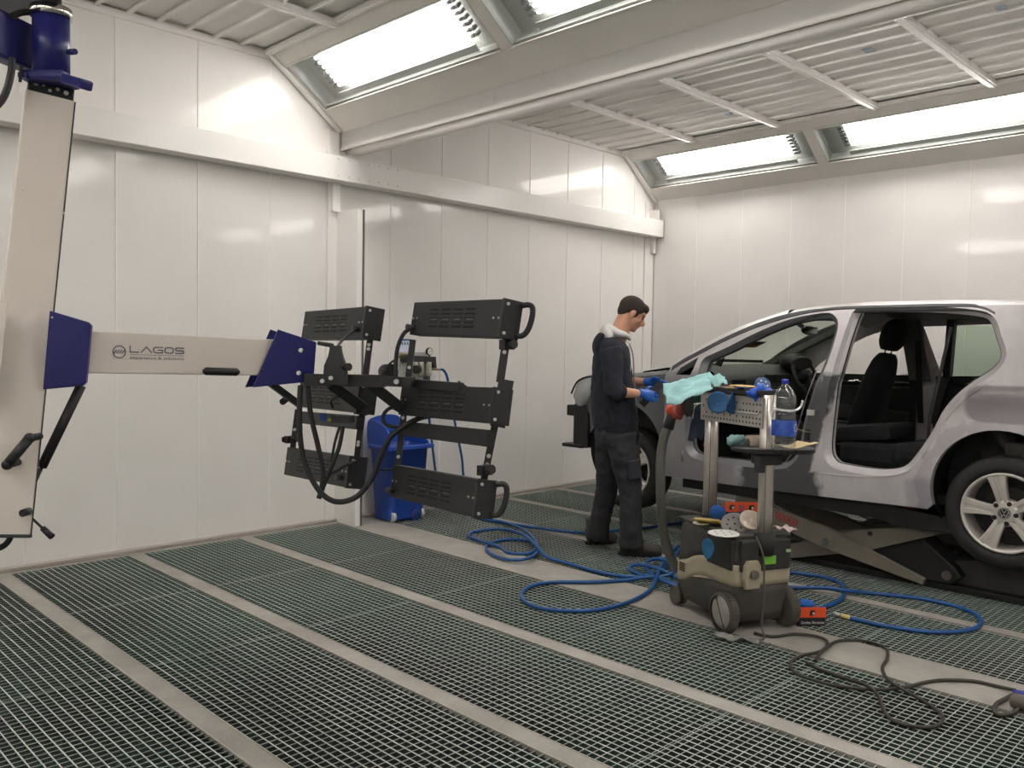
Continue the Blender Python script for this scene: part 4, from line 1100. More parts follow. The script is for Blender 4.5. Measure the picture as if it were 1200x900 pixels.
# ---- wheels
M_TYRE = mat('tyre_rubber', (30, 30, 31), .75, c2=(44, 43, 42), scale=18, bump=.1)
M_RIM = mat('silver_alloy', (214, 208, 203), .38, .35, c2=(200, 193, 187), scale=9, coat=.2)
M_BRK = mat('brake_dark', (52, 50, 48), .6, .5)
def wheel(xf, s, h, side_=1, a_off=radians(31)):
    c = CW(xf, s, h); ax_ = V((-side_, 0, 0))
    ez = V((0, 0, 1)); er = V((0, -1, 0))*side_                       # right as seen from outside
    R_, Ri, W_t = .318, .226, .205
    b = MB(); b.lathe([(Ri, -.02), (Ri+.012, 0), (Ri+.030, .004), (R_-.035, .0), (R_-.012, -.014), (R_, -.032), (R_, -W_t+.032), (R_-.012, -W_t+.014), (R_-.035, -W_t), (Ri, -W_t+.01)], c, ax_, seg=64, ref=er)
    ty = b.build('wheel', M_TYRE, car)
    b = MB()
    b.lathe([(Ri, -.012), (Ri-.002, -.002), (Ri-.014, -.004), (Ri-.020, -.020), (Ri-.030, -.09), (Ri-.03, -W_t+.02)], c, ax_, seg=64, ref=er)
    for k in range(5):
        a = a_off+2*pi*k/5; d = er*cos(a)+ez*sin(a); p = -er*sin(a)+ez*cos(a)
        prof = [(.040, .032, -.020), (.075, .030, -.016), (.12, .034, -.010), (.17, .042, -.007), (Ri-.012, .052, -.008)]
        rows = []
        for r_, w_, y_ in prof:
            q = []
            for u, dz in ((-1, -.045), (-1, -.006), (-.86, 0), (-.30, .0), (-.22, -.007), (.22, -.007), (.30, 0), (.86, 0), (1, -.006), (1, -.045)):
                q.append(c+d*r_+p*u*w_+ax_*(y_+dz))
            rows.append(q)
        b.grid(rows, smooth=False)
    b.lathe([(.0, -.016), (.052, -.016), (.070, -.022), (.078, -.034), (.080, -.07)], c, ax_, seg=40, ref=er)
    rm = b.build('rim', M_RIM, ty, recalc=True)
    b = MB(); b.cyl(c+ax_*-.016, c+ax_*-.009, .032, seg=32); hc = b.build('centre_cap', mat('cap_dark', (58, 58, 60), .3, .4), ty)
    b = MB()
    def em(pts, w_):
        for q0, q1 in zip(pts, pts[1:]):
            v0, v1 = c+er*q0[0]*.001+ez*q0[1]*.001+ax_*-.0085, c+er*q1[0]*.001+ez*q1[1]*.001+ax_*-.0085
            b.bar(v0, v1, w_, .001, up=ax_)
    em([(-12, 19), (0, 3), (12, 19)][0:3], .0040); em([(-23, 12), (-10, -20), (0, -3), (10, -20), (23, 12)], .0040)
    b.tube([c+(er*cos(a)+ez*sin(a))*.0275+ax_*-.0085 for a in [2*pi*i/36 for i in range(36)]], .0018, seg=6, closed=True)
    b.build('round_emblem', M_BOLT, ty)
    for k in range(5):
        a = a_off+2*pi*(k+.5)/5; p = c+(er*cos(a)+ez*sin(a))*.058
        b = MB(); b.cyl(p+ax_*-.022, p+ax_*-.0125, .0125, seg=14); b.build('wheel_bolt', M_RUB, ty)
    b = MB(); b.cyl(c+ax_*-.12, c+ax_*-.10, .135, seg=36); b.cyl(c+ax_*-.10, c+ax_*-.07, .07, seg=20); b.build('brake_disc', M_BRK, ty)
    b = MB(); b.cyl(c+ax_*-.15, c+ax_*-.14, Ri-.03, seg=30); b.cyl(c+ax_*-.16, c+ax_*-.4, .045, seg=12); b.build('axle_stub', M_RUB, ty)
wheel(.012, -.035, .255); wheel(.03, 2.61, .205)
wheel(XR-.012, -.035, .255, -1); wheel(XR-.03, 2.61, .205, -1)
# ================================================================== scissor lift under the car
M_LIFT = mat('warm_grey_enamel', (112, 106, 95), .5, .1, c2=(126, 120, 108), scale=7)
M_LDARK = mat('lift_black', (26, 26, 28), .6, c2=(38, 37, 37), scale=9)
lift = thing('scissor_lift', 'low scissor lift with grey crossed arms and black platforms holding up the silver car', 'car lift', (5.6, 2.4, 0))
YZ = ((0, 1, 0), (0, 0, 1))
for x0 in (5.33, 6.48):
    s_ = 1
    b = MB(); b.prism([(3.55, .415), (3.55, .492), (1.95, .492), (1.95, .475), (1.62, .465), (1.60, .375), (2.02, .37), (2.10, .405)], (x0, 0, 0), *YZ, (.50, 0, 0), bev=.006); pf = b.build('platform', M_LDARK, lift)
    b = MB(); b.cyl((x0+.07, 1.98, .470), (x0+.07, 1.98, .497), .065, seg=24); b.build('lift_pad', mat('red_brown_rubber', (128, 52, 40), .6), pf)
    b = MB(); b.cyl((x0+.07, 3.15, .49), (x0+.07, 3.15, .506), .065, seg=24); b.build('lift_pad', mat('red_brown_rubber', (128, 52, 40), .6), pf)
    b = MB(); b.box((x0+.36, 2.3, .018), (.42, 2.5, .036), bev=.004); b.build('base_plate', M_LDARK, lift)
    for dx, A, B, nm in ((0.02, (3.12, .385), (1.84, .055), 'lift_arm'), (.075, (2.78, .055), (1.70, .40), 'lift_arm'), (.40, (3.12, .385), (1.84, .055), 'lift_arm'), (.345, (2.78, .055), (1.70, .40), 'lift_arm')):
        A_, B_ = V((x0+dx, *A)), V((x0+dx, *B)); d = (B_-A_).normalized(); up = V((1, 0, 0)).cross(d)
        y0, z0 = A; y1, z1 = B; n_ = V((0, -d.z, d.y)); n_ = n_ if n_.z > 0 else -n_
        wv = lambda q, t: (q[0]+n_.y*t, q[1]+n_.z*t)
        mid = ((y0+y1)/2, (z0+z1)/2)
        poly = [wv(A, .045), wv(mid, .070), wv(B, .02), wv(B, -.02), wv(mid, -.065), wv(A, -.045)]
        b = MB(); b.prism(poly, (x0+dx, 0, 0), *YZ, (.038, 0, 0), bev=.004); ar = b.build(nm, M_LIFT, lift)
        if dx == .02:
            b = MB(); b.cyl((x0+dx-.014, 2.45, .20), (x0+dx+.01, 2.45, .20), .018, seg=16); b.build('pivot_bolt', M_CHROME, ar)
            b = MB(); b.box((x0+dx-.002, 2.45, .205), (.006, .10, .075), bev=.002); b.build('pivot_plate', M_LIFT, ar)
            if x0 < 6:
                b = MB(); c = V((x0+dx-.003, 2.73, .30)); e1 = V((0, -.955, -.246*1.0)).normalized(); e2 = V((0, -.25, .97)).normalized()
                Mx = Matrix((V((1, 0, 0)), e1, e2)).transposed()
                for u, v, w_, h_ in ((0, .018, .16, .005), (0, -.018, .16, .005), (-.078, 0, .006, .04), (.078, 0, .006, .04)): b.box(c+e1*u+e2*v, (.002, w_, h_), Mx)
                for u in (-.055, -.02, .018, .052): b.box(c+e1*u, (.002, .018, .018), Mx)
                b.build('red_label', mat('red_print', (170, 40, 44), .6), ar)
        if dx == .075 and x0 < 6:
            b = MB(); b.cyl((x0+dx-.012, 2.19, .285), (x0+dx+.0, 2.19, .285), .014, seg=14); b.build('pivot_bolt', M_LDARK, ar)
    b = MB(); b.prism([(2.30, .10), (2.22, .19), (1.98, .31), (1.90, .30), (1.70, .15), (1.66, .10), (1.72, .045), (2.0, .045)], (x0+.12, 0, 0), *YZ, (.20, 0, 0), bev=.01); hy = b.build('ram_housing', M_LDARK, lift)
    b = MB(); b.cyl((x0+.10, 1.74, .10), (x0+.12, 1.74, .10), .028, seg=16); b.build('pivot_bolt', mat('worn_steel', (120, 112, 104), .4, .7), hy)
    b = MB(); b.prism([(1.83, .036), (1.80, .16), (1.62, .20), (1.22, .185), (1.0, .10), (.98, .036)], (x0+.20, 0, 0), *YZ, (.34, 0, 0), bev=.01); b.build('fold_down_ramp', mat('dull_dark_grey', (52, 52, 54), .7, c2=(62, 62, 62), scale=6), lift)
    b = MB(); b.cyl((x0+.02, 3.0, .055), (x0+.42, 3.0, .055), .03, seg=12); b.build('cross_shaft', M_LDARK, lift)
b = MB(); b.tube(spline([(5.42, 2.32, .40), (5.44, 2.22, .37), (5.42, 2.12, .385), (5.42, 2.05, .38)], 5), .006, seg=6); b.build('hydraulic_hose', M_RUB, lift)
# ================================================================== dust extractor with its work tray
VO = V((4.03, 2.345, 0)); VA = radians(-24.3)
VW = V((cos(VA), sin(VA), 0)); VL = V((-sin(VA), cos(VA), 0))
def VP(u, v, z): return VO+VW*u+VL*v+Z3*z
VM = Matrix((VW, VL, Z3)).transposed()
M_VDK = mat('dusty_charcoal_plastic', (54, 52, 50), .65, c2=(86, 82, 76), scale=7, amt=.6)
M_VCR = mat('dusty_cream_plastic', (176, 166, 142), .6, c2=(146, 136, 116), scale=9, amt=.6)
M_ALU = mat('brushed_aluminium_tube', (214, 206, 198), .30, .6, c2=(196, 188, 180), scale=40)
vac = thing('dust_extractor', 'dusty black and cream wheeled dust extractor carrying two steel posts and a work tray', 'dust extractor', (VO.x, VO.y, 0), VA)
def rr_outline(u0, u1, v0, v1, r, n=5):
    out = []
    for (cx_, cy__, a0) in ((u1-r, v1-r, 0), (u0+r, v1-r, pi/2), (u0+r, v0+r, pi), (u1-r, v0+r, 3*pi/2)):
        for i in range(n+1): out.append((cx_+r*cos(a0+pi/2*i/n), cy__+r*sin(a0+pi/2*i/n)))
    return out
def zt(v):
    K = [(-.27, .355), (-.16, .350), (-.06, .347), (.03, .345), (.12, .320), (.20, .275), (.31, .255)]
    if v <= K[0][0]: return K[0][1]
    for (a, p), (c, q) in zip(K, K[1:]):
        if a <= v <= c: return p+(q-p)*(v-a)/(c-a)
    return K[-1][1]
oa = [(p.x, p.y) for p in [V((a, c)) for a, c in resample(rr_outline(-.178, .178, -.255, .305, .045), .03)]]
def shell(z_lo, z_hi, scl_lo=1, scl_hi=1, name='', m=None, cap=True):
    b = MB(); rows = []
    for k in range(5):
        t = k/4; sc = scl_lo+(scl_hi-scl_lo)*t
        rows.append([VP(u*sc, .025+(v-.025)*sc, z_lo(v)+(z_hi(v)-z_lo(v))*t) for u, v in oa])
    vv = b.grid(rows, closev=True, smooth=True)
    if cap: b.cap(vv[-1]); b.cap(vv[0], True)
    return b.build(name, m, vac)
tank = shell(lambda v: .055, lambda v: zt(v)-.108, .88, .985, 'tank', M_VDK)
band = shell(lambda v: zt(v)-.108, lambda v: zt(v), 1.0, 1.0, 'cream_band', M_VCR)
head = shell(lambda v: zt(v), lambda v: .488-.02*(v > .2)*(v-.2)/.1, .985, .93, 'motor_head', M_VDK)
b = MB(); b.box(VP(0, .03, .492), (.335, .54, .018), VM, bev=.008); lid = b.build('lid', M_VDK, vac)
b = MB(); b.box(VP(0, -.252, .40), (.30, .03, .16), VM, bev=.012); b.box(VP(-.17, -.12, .40), (.03, .22, .16), VM, bev=.012); b.build('control_panel', mat('black_panel', (36, 36, 36), .5, c2=(60, 58, 55), scale=12), head)
b = MB(); b.box(VP(0.015, -.272, .375), (.075, .006, .042), VM, bev=.002); b.build('green_label', mat('green_badge', (104, 168, 52), .5), head)
b = MB(); b.box(VP(.13, -.270, .415), (.03, .006, .016), VM, bev=.002); b.build('green_label', mat('pale_green_badge', (130, 160, 110), .5), head)
# clasp
b = MB(); b.prism([(-.040, -.07), (.040, -.07), (.050, -.02), (.045, .045), (.030, .07), (-.030, .07), (-.045, .045), (-.050, -.02)], VP(-.092, -.262, .31), VW, Z3, -VL*.028, bev=.005); cl = b.build('clasp', M_VCR, vac)
b = MB(); b.cyl(VP(-.092, -.288, .315), VP(-.092, -.305, .315), .022, seg=20); b.build('socket_cap', mat('grey_brown_plastic', (96, 90, 82), .6), cl)
b = MB()
for i in range(4): b.box(VP(-.180, .225, .215+.013*i), (.006, .05, .006), VM)
b.build('side_vents', M_SLOT, tank)
# wheels
def vwheel(u, v):
    s_ = -1 if u < 0 else 1; o = VP(u, v, .104)
    b = MB(); b.lathe([(.0, -.02), (.085, -.02), (.095, -.016), (.103, -.006), (.104, .02), (.098, .034), (.085, .038)], o-VW*s_*.01, VW*s_, seg=40); ty = b.build('wheel', mat('grey_brown_tyre', (74, 70, 64), .8, c2=(90, 85, 78), scale=12), vac)
    b = MB()
    for k in range(36):
        a = 2*pi*k/36; d = VL*cos(a)+Z3*sin(a); b.box(o+VW*s_*.003+d*.1035, (.034, .006, .007), Matrix((VW, d.cross(VW), d)).transposed())
    b.build('tread', mat('grey_brown_tyre', (74, 70, 64), .8), ty)
    b = MB(); b.lathe([(0, .036), (.06, .036), (.080, .030), (.086, .020)], o-VW*s_*.01, VW*s_, seg=36); b.build('wheel_disc', mat('dusty_white_disc', (176, 172, 164), .6, c2=(150, 146, 138), scale=14), ty)
    b = MB(); a = radians(62); d = VL*cos(a)+Z3*sin(a); b.bar(o+VW*s_*.0265-d*.082, o+VW*s_*.0265+d*.082, .005, .004, up=VW); b.build('disc_groove', M_VDK, ty)
vwheel(-.185, -.185); vwheel(.185, -.185)
b = MB(); b.cyl(VP(-.17, -.185, .104), VP(.17, -.185, .104), .012, seg=10); b.build('axle', M_RUB, vac)
for u in (-.15, .15):
    b = MB()
    for q in (-.018, .018): b.cyl(VP(u+q-.011, .305, .052), VP(u+q+.011, .305, .052), .050, seg=28)
    b.cyl(VP(u-.02, .305, .052), VP(u+.02, .305, .052), .02, seg=12)
    c_ = b.build('caster', mat('caster_grey', (80, 76, 70), .7), vac)
    b = MB(); b.box(VP(u, .285, .085), (.04, .05, .05), VM, bev=.008); b.cyl(VP(u, .285, .10), VP(u, .285, .17), .015, seg=12); b.build('caster_fork', M_VDK, c_)
# posts
for v, ztop in ((-.245, 1.205), (.245, 1.20)):
    b = MB(); pts = [VP(0, v, z) for z in (.44, .9, ztop)]
    b.tube(pts, 1, seg=28, ref=VW, flat=(.040, .034)); po = b.build('post', M_ALU, vac, smooth=True)
    b = MB(); b.tube([VP(0, v, z) for z in (.40, .45, .512)], 1, seg=24, ref=VW, flat=(.055, .048)); b.build('post_socket', M_PLAS, po)
    for q in (-.6, .6):
        b = MB(); b.box(VP(q*.040, v-.0335+abs(q)*.012, .84), (.003, .003, .70), VM); b.build('post_groove', mat('groove_grey', (96, 90, 84), .5, .4), po)
# perforated panel and upper tray
b = MB(); b.box(VP(-.046, .012, 1.115), (.003, .55, .15), VM); b.box(VP(-.03, .012, 1.19), (.035, .55, .003), VM); pn = b.build('perforated_panel', mat('pale_grey_sheet', (176, 172, 166), .5, .2, c2=(164, 160, 154), scale=14), vac)
b = MB()
for j, z in enumerate((1.06, 1.085, 1.12, 1.155)):
    for i in range(19):
        if j in (0,) or i % 2 == j % 2 or i < 6: b.cyl(VP(-.0476, -.245+.028*i, z), VP(-.0482, -.245+.028*i, z), .0056, seg=8)
b.build('punched_holes', M_SLOT, pn)
b = MB(); b.box(VP(.035, .03, 1.203), (.19, .57, .012), VM, bev=.005)
for q, du, dv_, su, sv in ((0, -.055, .03, .010, .57), (0, .125, .03, .010, .57), (0, .035, -.25, .19, .010), (0, .035, .31, .19, .010)): b.box(VP(du, dv_, 1.218), (su, sv, .022), VM)
b.build('upper_tray', M_PLAS, vac, bev=.003)
# hanging wire rack on the far end
for i, v in enumerate((.30, .335)):
    b = MB(); b.tube(spline([VP(-.05, .28, 1.13), VP(-.06, v, 1.12), VP(-.07, v+.02, 1.10), VP(-.07, v+.03, 1.04)], 4), .004, seg=6); b.build('wire_hook', M_BOLT, vac)
b = MB(); b.tube([VP(-.052, -.23, 1.11), VP(-.052, .16, 1.11)], .0035, seg=6); b.build('wire_hook', M_BOLT, vac)
b = MB(); b.tube(spline([VP(.0, -.26, 1.14), VP(.06, -.29, 1.13), VP(.12, -.30, 1.13), VP(.155, -.30, 1.15), VP(.165, -.30, 1.18)], 4), .006, seg=8); b.build('wire_hook', M_BOLT, vac)
# lower tray on its clamp
tc_ = VP(.055, -.215, .918)
b = MB(); poly = [(.265*abs(cos(a))**.75*(1 if cos(a) > 0 else -1)*.78, .14*abs(sin(a))**.8*(1 if sin(a) > 0 else -1)) for a in [2*pi*i/40 for i in range(40)]]
b.prism(poly, tc_, R3, F3, (0, 0, .022), bev=.006); lt = b.build('lower_tray', M_PLAS, vac)
b = MB(); b.box(VP(0, -.245, .885), (.12, .10, .055), VM, bev=.01); b.box(VP(-.06, -.27, .865), (.035, .05, .09), VM, bev=.008); b.build('tray_clamp', M_PLAS, lt)
# suction hose up to the sander
b = MB(); hp = [P(795, 668, 4.86), P(787, 655, 4.86), P(779, 630, 4.84), P(775, 600, 4.82), P(774, 565, 4.8), P(774.5, 535, 4.8), P(778, 513, 4.8), P(784, 498, 4.8), P(787, 490, 4.8)]
hpts = spline(hp, 16); b.tube(hpts, [.0255 + (.0012 if i % 2 else 0) for i in range(len(hpts))], seg=14); b.build('suction_hose', mat('grey_ribbed_hose', (84, 84, 78), .7, c2=(98, 98, 92), scale=20), vac)
b = MB(); b.cyl(P(783, 502, 4.8), P(788, 484, 4.79), .032, .026, seg=16); b.build('hose_cuff', M_PLAS, vac)
# power lead down the back
b = MB(); b.tube(spline([VP(-.07, -.27, .50), VP(-.055, -.315, .40), VP(-.05, -.32, .2), VP(-.05, -.31, .06), VP(-.055, -.34, .008), FL(886, 752, .006), FL(893, 760, .006), FL(902, 754, .006)], 8), .0045, seg=6); b.build('power_lead', mat('grey_lead', (84, 82, 80), .6), vac)

# ---------------- loose things on it
def crumple(mb, c, su, sv, h, ex, ey, seed=0, n=18, lift=None, sag=None):
    """a creased sheet"""
    c = V(c); rows = []; rnd = V((seed*3.1, seed*1.7, 0))
    for i in range(n+1):
        row = []
        for j in range(n+1):
            u, v = -1+2*i/n, -1+2*j/n
            w_ = noise.noise(V((u*1.6, v*1.6, 0))+rnd); w2 = abs(noise.noise(V((u*3.3, v*3.3, 2))+rnd))
            p = c+V(ex)*(u*su*(1+.06*noise.noise(rnd+V((v*1.3, 1, 1)))))+V(ey)*(v*sv*(1+.09*noise.noise(rnd+V((u*1.3, 5, 1)))))+Z3*(h*(w_*1.1+w2*.7))
            if sag: p += Z3*sag(u, v)
            row.append(p)
        rows.append(row)
    mb.grid(rows); return mb
M_TEAL = mat('teal_wipe', (136, 180, 182), .9, c2=(156, 196, 196), scale=8)
b = MB(); crumple(b, P(806, 455, 4.62), .135, .075, .022, (R3*.92+Z3*.30+F3*.1).normalized(), (F3*.75+Z3*.66).normalized(), 2); o = b.build('wipe', M_TEAL, loc=P(806, 458, 4.62), solid=.002)
tag(o, 'teal paper wipe hanging off the left end of the work tray', 'cleaning wipe')
b = MB(); crumple(b, P(838, 447, 4.66), .058, .05, .03, R3, (F3*.8+Z3*.4).normalized(), 5, n=14, sag=lambda u, v: .03*(1-u*u)*(1-v*v)); o = b.build('wipe', M_TEAL, loc=P(838, 447, 4.66), solid=.002)
tag(o, 'small crumpled teal wipe lying on top of the work tray', 'cleaning wipe')
b = MB(); b.box(VP(.02, -.035, 1.232), (.08, .20, .022), VM, bev=.004); o = b.build('sanding_block', mat('cork_block', (206, 172, 116), .8, c2=(190, 156, 100), scale=30), loc=VP(.02, -.035, 1.221)); tag(o, 'tan sanding block lying on the work tray above the perforated panel', 'sanding block')
b = MB(); b.box(VP(-.01, .16, 1.224), (.10, .20, .008), VM@Matrix.Rotation(.2, 3, 'Z'), bev=.002); o = b.build('sandpaper', mat('brown_paper', (170, 140, 120), .8, c2=(120, 100, 92), scale=20), loc=VP(-.01, .16, 1.22)); tag(o, 'brown sandpaper sheet at the left edge of the work tray', 'sandpaper')
M_DISC = mat('blue_net_disc', (34, 78, 122), .8, c2=(52, 98, 142), scale=120, bump=.4)
def disc(c, n_, r, m, label, nm='sanding_disc', th=.003, holes=0, bend=0, group=None, mh=None):
    c, n_ = V(c), V(n_).normalized(); x = n_.orthogonal().normalized(); y = n_.cross(x)
    b = MB(); rows = []
    for k in range(0, 7):
        rr = r*k/6; rows.append([c+(x*cos(a)+y*sin(a))*max(rr, 1e-4)+n_*bend*(cos(a)**2)*(rr/r)**2 for a in [2*pi*i/32 for i in range(32)]])
    b.grid(rows, closev=True); o = b.build(nm, m, loc=c, solid=th); tag(o, label, 'sanding disc', group)
    if holes:
        b = MB()
        for i in range(holes):
            a = 2*pi*i/holes; q = c+(x*cos(a)+y*sin(a))*r*.55+n_*(th*.5+.0004); b.cyl(q, q+n_*.0006, .0055, seg=10)
        b.cyl(c+n_*(th*.5+.0004), c+n_*(th*.5+.001), .0055, seg=10)
        b.build('disc_holes', mh or M_SLOT, o)
    return o
disc(P(842, 471.5, 4.50), -F3+R3*-.2+Z3*.15, .058, M_DISC, 'round blue net disc hanging on the left of the perforated panel', bend=.02)
disc(P(862, 472, 4.46), -F3*.7+R3*.7+Z3*.1, .058, M_DISC, 'folded blue net disc hanging on the middle of the perforated panel', bend=-.03)
disc(P(894, 451, 4.36), -F3+Z3*.35+R3*.1, .042, mat('blue_film_disc', (24, 54, 104), .4, c2=(34, 66, 120), scale=30, coat=.3), 'blue perforated disc standing on the work tray beside the water bottle', holes=6, mh=mat('pale_hole2', (150, 180, 205), .6))
# crumpled glove
b = MB()
for i, (x, y, r_) in enumerate(((884, 461, .028), (892, 458, .032), (900, 461, .026), (894, 467, .030), (888, 466, .022), (879, 463, .014), (897, 472, .020), (901, 466, .018))): b.ell(P(x, y, 4.30+.01*(i % 3)), (r_*1.3, r_*.9, r_*1.0), Matrix.Rotation(i*1.3, 3, 'Y'), seg=12, rings=8)
for (x0, y0, x1, y1) in ((893, 468, 896, 478), (900, 468, 903, 476), (880, 462, 874, 459)): b.cyl(P(x0, y0, 4.30), P(x1, y1, 4.29), .012, .007, seg=10)
o = b.build('glove', mat('blue_nitrile', (24, 76, 176), .45, c2=(34, 92, 196), scale=20), loc=P(892, 464, 4.3)); remesh(o, .0045, 2); tag(o, 'crumpled blue disposable glove heaped on the corner of the work tray', 'glove')
b = MB(); crumple(b, P(873, 455, 4.42), .05, .05, .012, R3, F3, 9, n=10); o = b.build('rag', mat('navy_cloth', (26, 44, 92), .9), loc=P(873, 455, 4.42), solid=.002); tag(o, 'dark blue rag lying between the sanding block and the blue glove', 'rag')
# cloths hung below the far end
b = MB(); crumple(b, P(817, 476, 4.84), .05, .06, .02, R3, (Z3*.96-F3*.2).normalized(), 11, n=12); o = b.build('rag', mat('dark_green_cloth', (52, 92, 88), .9, c2=(66, 108, 104), scale=10), loc=P(817, 476, 4.84), solid=.003); tag(o, 'dark green rag hanging from the wire hooks behind the left post', 'rag')
b = MB(); crumple(b, P(818, 498, 4.86), .042, .09, .02, R3, (Z3*.96+R3*.12-F3*.2).normalized(), 13, n=12); o = b.build('rag', mat('slate_blue_cloth', (46, 58, 84), .9, c2=(74, 82, 96), scale=10), loc=P(818, 498, 4.86), solid=.003); tag(o, 'slate blue rag hanging down beside the left steel post', 'rag')
# sander hooked at the end
sa_ = thing('orbital_sander', 'red and dark grey hand sander hanging at the left end of the work tray', 'sander', P(797, 492, 4.72))
b = MB(); b.ell(P(799, 476, 4.70), (.035, .045, .062), Matrix((R3, F3, Z3)).transposed()@Matrix.Rotation(.25, 3, 'Y')); b.cyl(P(797, 488, 4.72), P(789, 486, 4.78), .020, .024, seg=14); b.build('motor_body', mat('brick_red_plastic', (150, 66, 48), .5, c2=(120, 56, 44), scale=20), sa_)
b = MB(); n2 = (R3*.8-F3*.5+Z3*.1).normalized(); c = P(805, 476, 4.66); b.cyl(c, c+n2*.016, .060, seg=30); b.build('sanding_pad', M_PLAS, sa_)
b = MB(); b.cyl(P(787, 488, 4.79), P(793, 480, 4.75), .022, seg=12); b.ell(P(785, 480, 4.77), (.024, .024, .030)); b.build('dust_outlet', mat('orange_red_plastic', (176, 70, 44), .5), sa_)
# bottle
bt = P(918, 520, 4.16); bt.z = .942
bo = thing('water_bottle', 'clear plastic water bottle with a blue cap and blue label on the lower tray', 'bottle', bt)
M_PET, _n, _b = newmat('clear_plastic')
_n.nodes.remove(_b); _o = _n.nodes['Material Output']
_t = nd(_n, 'ShaderNodeBsdfTransparent'); _t.inputs[0].default_value = (.95, .97, .985, 1)
_g = nd(_n, 'ShaderNodeBsdfGlossy'); _g.inputs['Roughness'].default_value = .06
_mx = nd(_n, 'ShaderNodeMixShader'); _n.links.new(thin_fresnel(_n, .12, .9), _mx.inputs[0]); _n.links.new(_t.outputs[0], _mx.inputs[1]); _n.links.new(_g.outputs[0], _mx.inputs[2]); _n.links.new(_mx.outputs[0], _o.inputs[0])
pr_ = [(.0, .004), (.045, .0), (.055, .008), (.058, .03), (.055, .045), (.058, .06), (.058, .15), (.055, .16), (.057, .175), (.050, .192), (.046, .20), (.050, .21), (.056, .225), (.056, .25), (.050, .275), (.036, .30), (.018, .318), (.014, .325), (.014, .335)]
b = MB(); b.lathe(pr_, bt, Z3, seg=32); b.build('bottle_body', M_PET, bo, recalc=False)
b = MB(); b.lathe([(0, .348), (.015, .348), (.0165, .345), (.0165, .328), (.0145, .326)], bt, Z3, seg=24); b.build('cap', mat('deep_blue_cap', (24, 34, 150), .4), bo)
b = MB(); b.lathe([(.0588, .075), (.0592, .078), (.0592, .145), (.0588, .148)], bt, Z3, seg=36); lb = b.build('label', mat('blue_bottle_label', (30, 60, 156), .4, c2=(70, 110, 190), scale=26, amt=.3), bo)
b = MB(); nn_ = (-F3*.62+R3*.78).normalized(); c = bt+nn_*.0596+Z3*.115; tx = Z3.cross(nn_)
b.tube([c+(tx*cos(a)*.8+Z3*sin(a))*.018-nn_*.004*abs(cos(a)) for a in [2*pi*i/24 for i in range(24)]], .0022, seg=6, closed=True); b.build('white_ring_mark', mat('white_print', (220, 222, 228), .5), lb)
b = MB(); b.lathe([(.0, .003), (.052, .004), (.055, .03), (.052, .045), (.054, .06), (.0, .061)], bt, Z3, seg=24)
# things on the lower tray
M_SAND = mat('pale_sandpaper', (214, 192, 150), .85, c2=(196, 172, 130), scale=25)
def sheet(c, w_, l_, rot, tilt, m, label, nm='sandpaper', cat='sandpaper', curl=.02):
    c = V(c); e1 = R3*cos(rot)+F3*sin(rot); e2 = -R3*sin(rot)+F3*cos(rot)
    b = MB(); b.grid([[c+e1*u*w_/2+e2*v*l_/2+Z3*(curl*(u*u)+tilt*u) for v in (-1, -.5, 0, .5, 1)] for u in [-1+i/5 for i in range(11)]]); o = b.build(nm, m, loc=c, solid=.0015); return tag(o, label, cat)
sheet(P(925, 524, 4.18), .16, .11, .25, .005, M_SAND, 'curled pale sandpaper sheet in front of the water bottle')
sheet(P(941, 522, 4.22), .14, .04, .12, .012, M_SAND, 'narrow tan sandpaper strip sticking out over the right end of the lower tray', curl=.004)
sheet(P(935, 519, 4.30), .08, .05, .0, .0, mat('olive_pad', (88, 96, 58), .9), 'small olive scuff pad under the sandpaper strips', 'scuff_pad', 'scuff pad', curl=.003)
sheet(P(938, 504, 4.30), .09, .045, .3, -.012, M_SAND, 'pointed scrap of sandpaper sticking out to the right of the bottle label', curl=.002)
b = MB()
for i, (x, y, r_) in enumerate(((856, 518, .024), (858, 513, .020), (864, 515, .028), (868, 519, .024), (870, 513, .020), (861, 520, .022), (853, 514, .010), (874, 517, .014))): b.ell(P(x, y, 4.36+.012*(i % 2)), (r_, r_*.8, r_*.85), Matrix.Rotation(i*.9, 3, 'Y'), seg=8, rings=6)
o = b.build('wipe', mat('grey_teal_cloth', (108, 140, 142), .9, c2=(130, 160, 160), scale=14, bump=.5), loc=P(862, 522, 4.36)); remesh(o, .006, 1); tag(o, 'crumpled grey-teal wipe at the left end of the lower tray', 'cleaning wipe')
b = MB(); q = P(882, 519, 4.40); b.lathe([(.022, -.03), (.040, -.03), (.040, .03), (.022, .03)], q, (R3*.9+F3*.3).normalized(), seg=28); o = b.build('tape_roll', mat('masking_tape', (176, 160, 146), .7), loc=q); tag(o, 'roll of beige masking tape on the lower tray next to the crumpled wipe', 'tape')
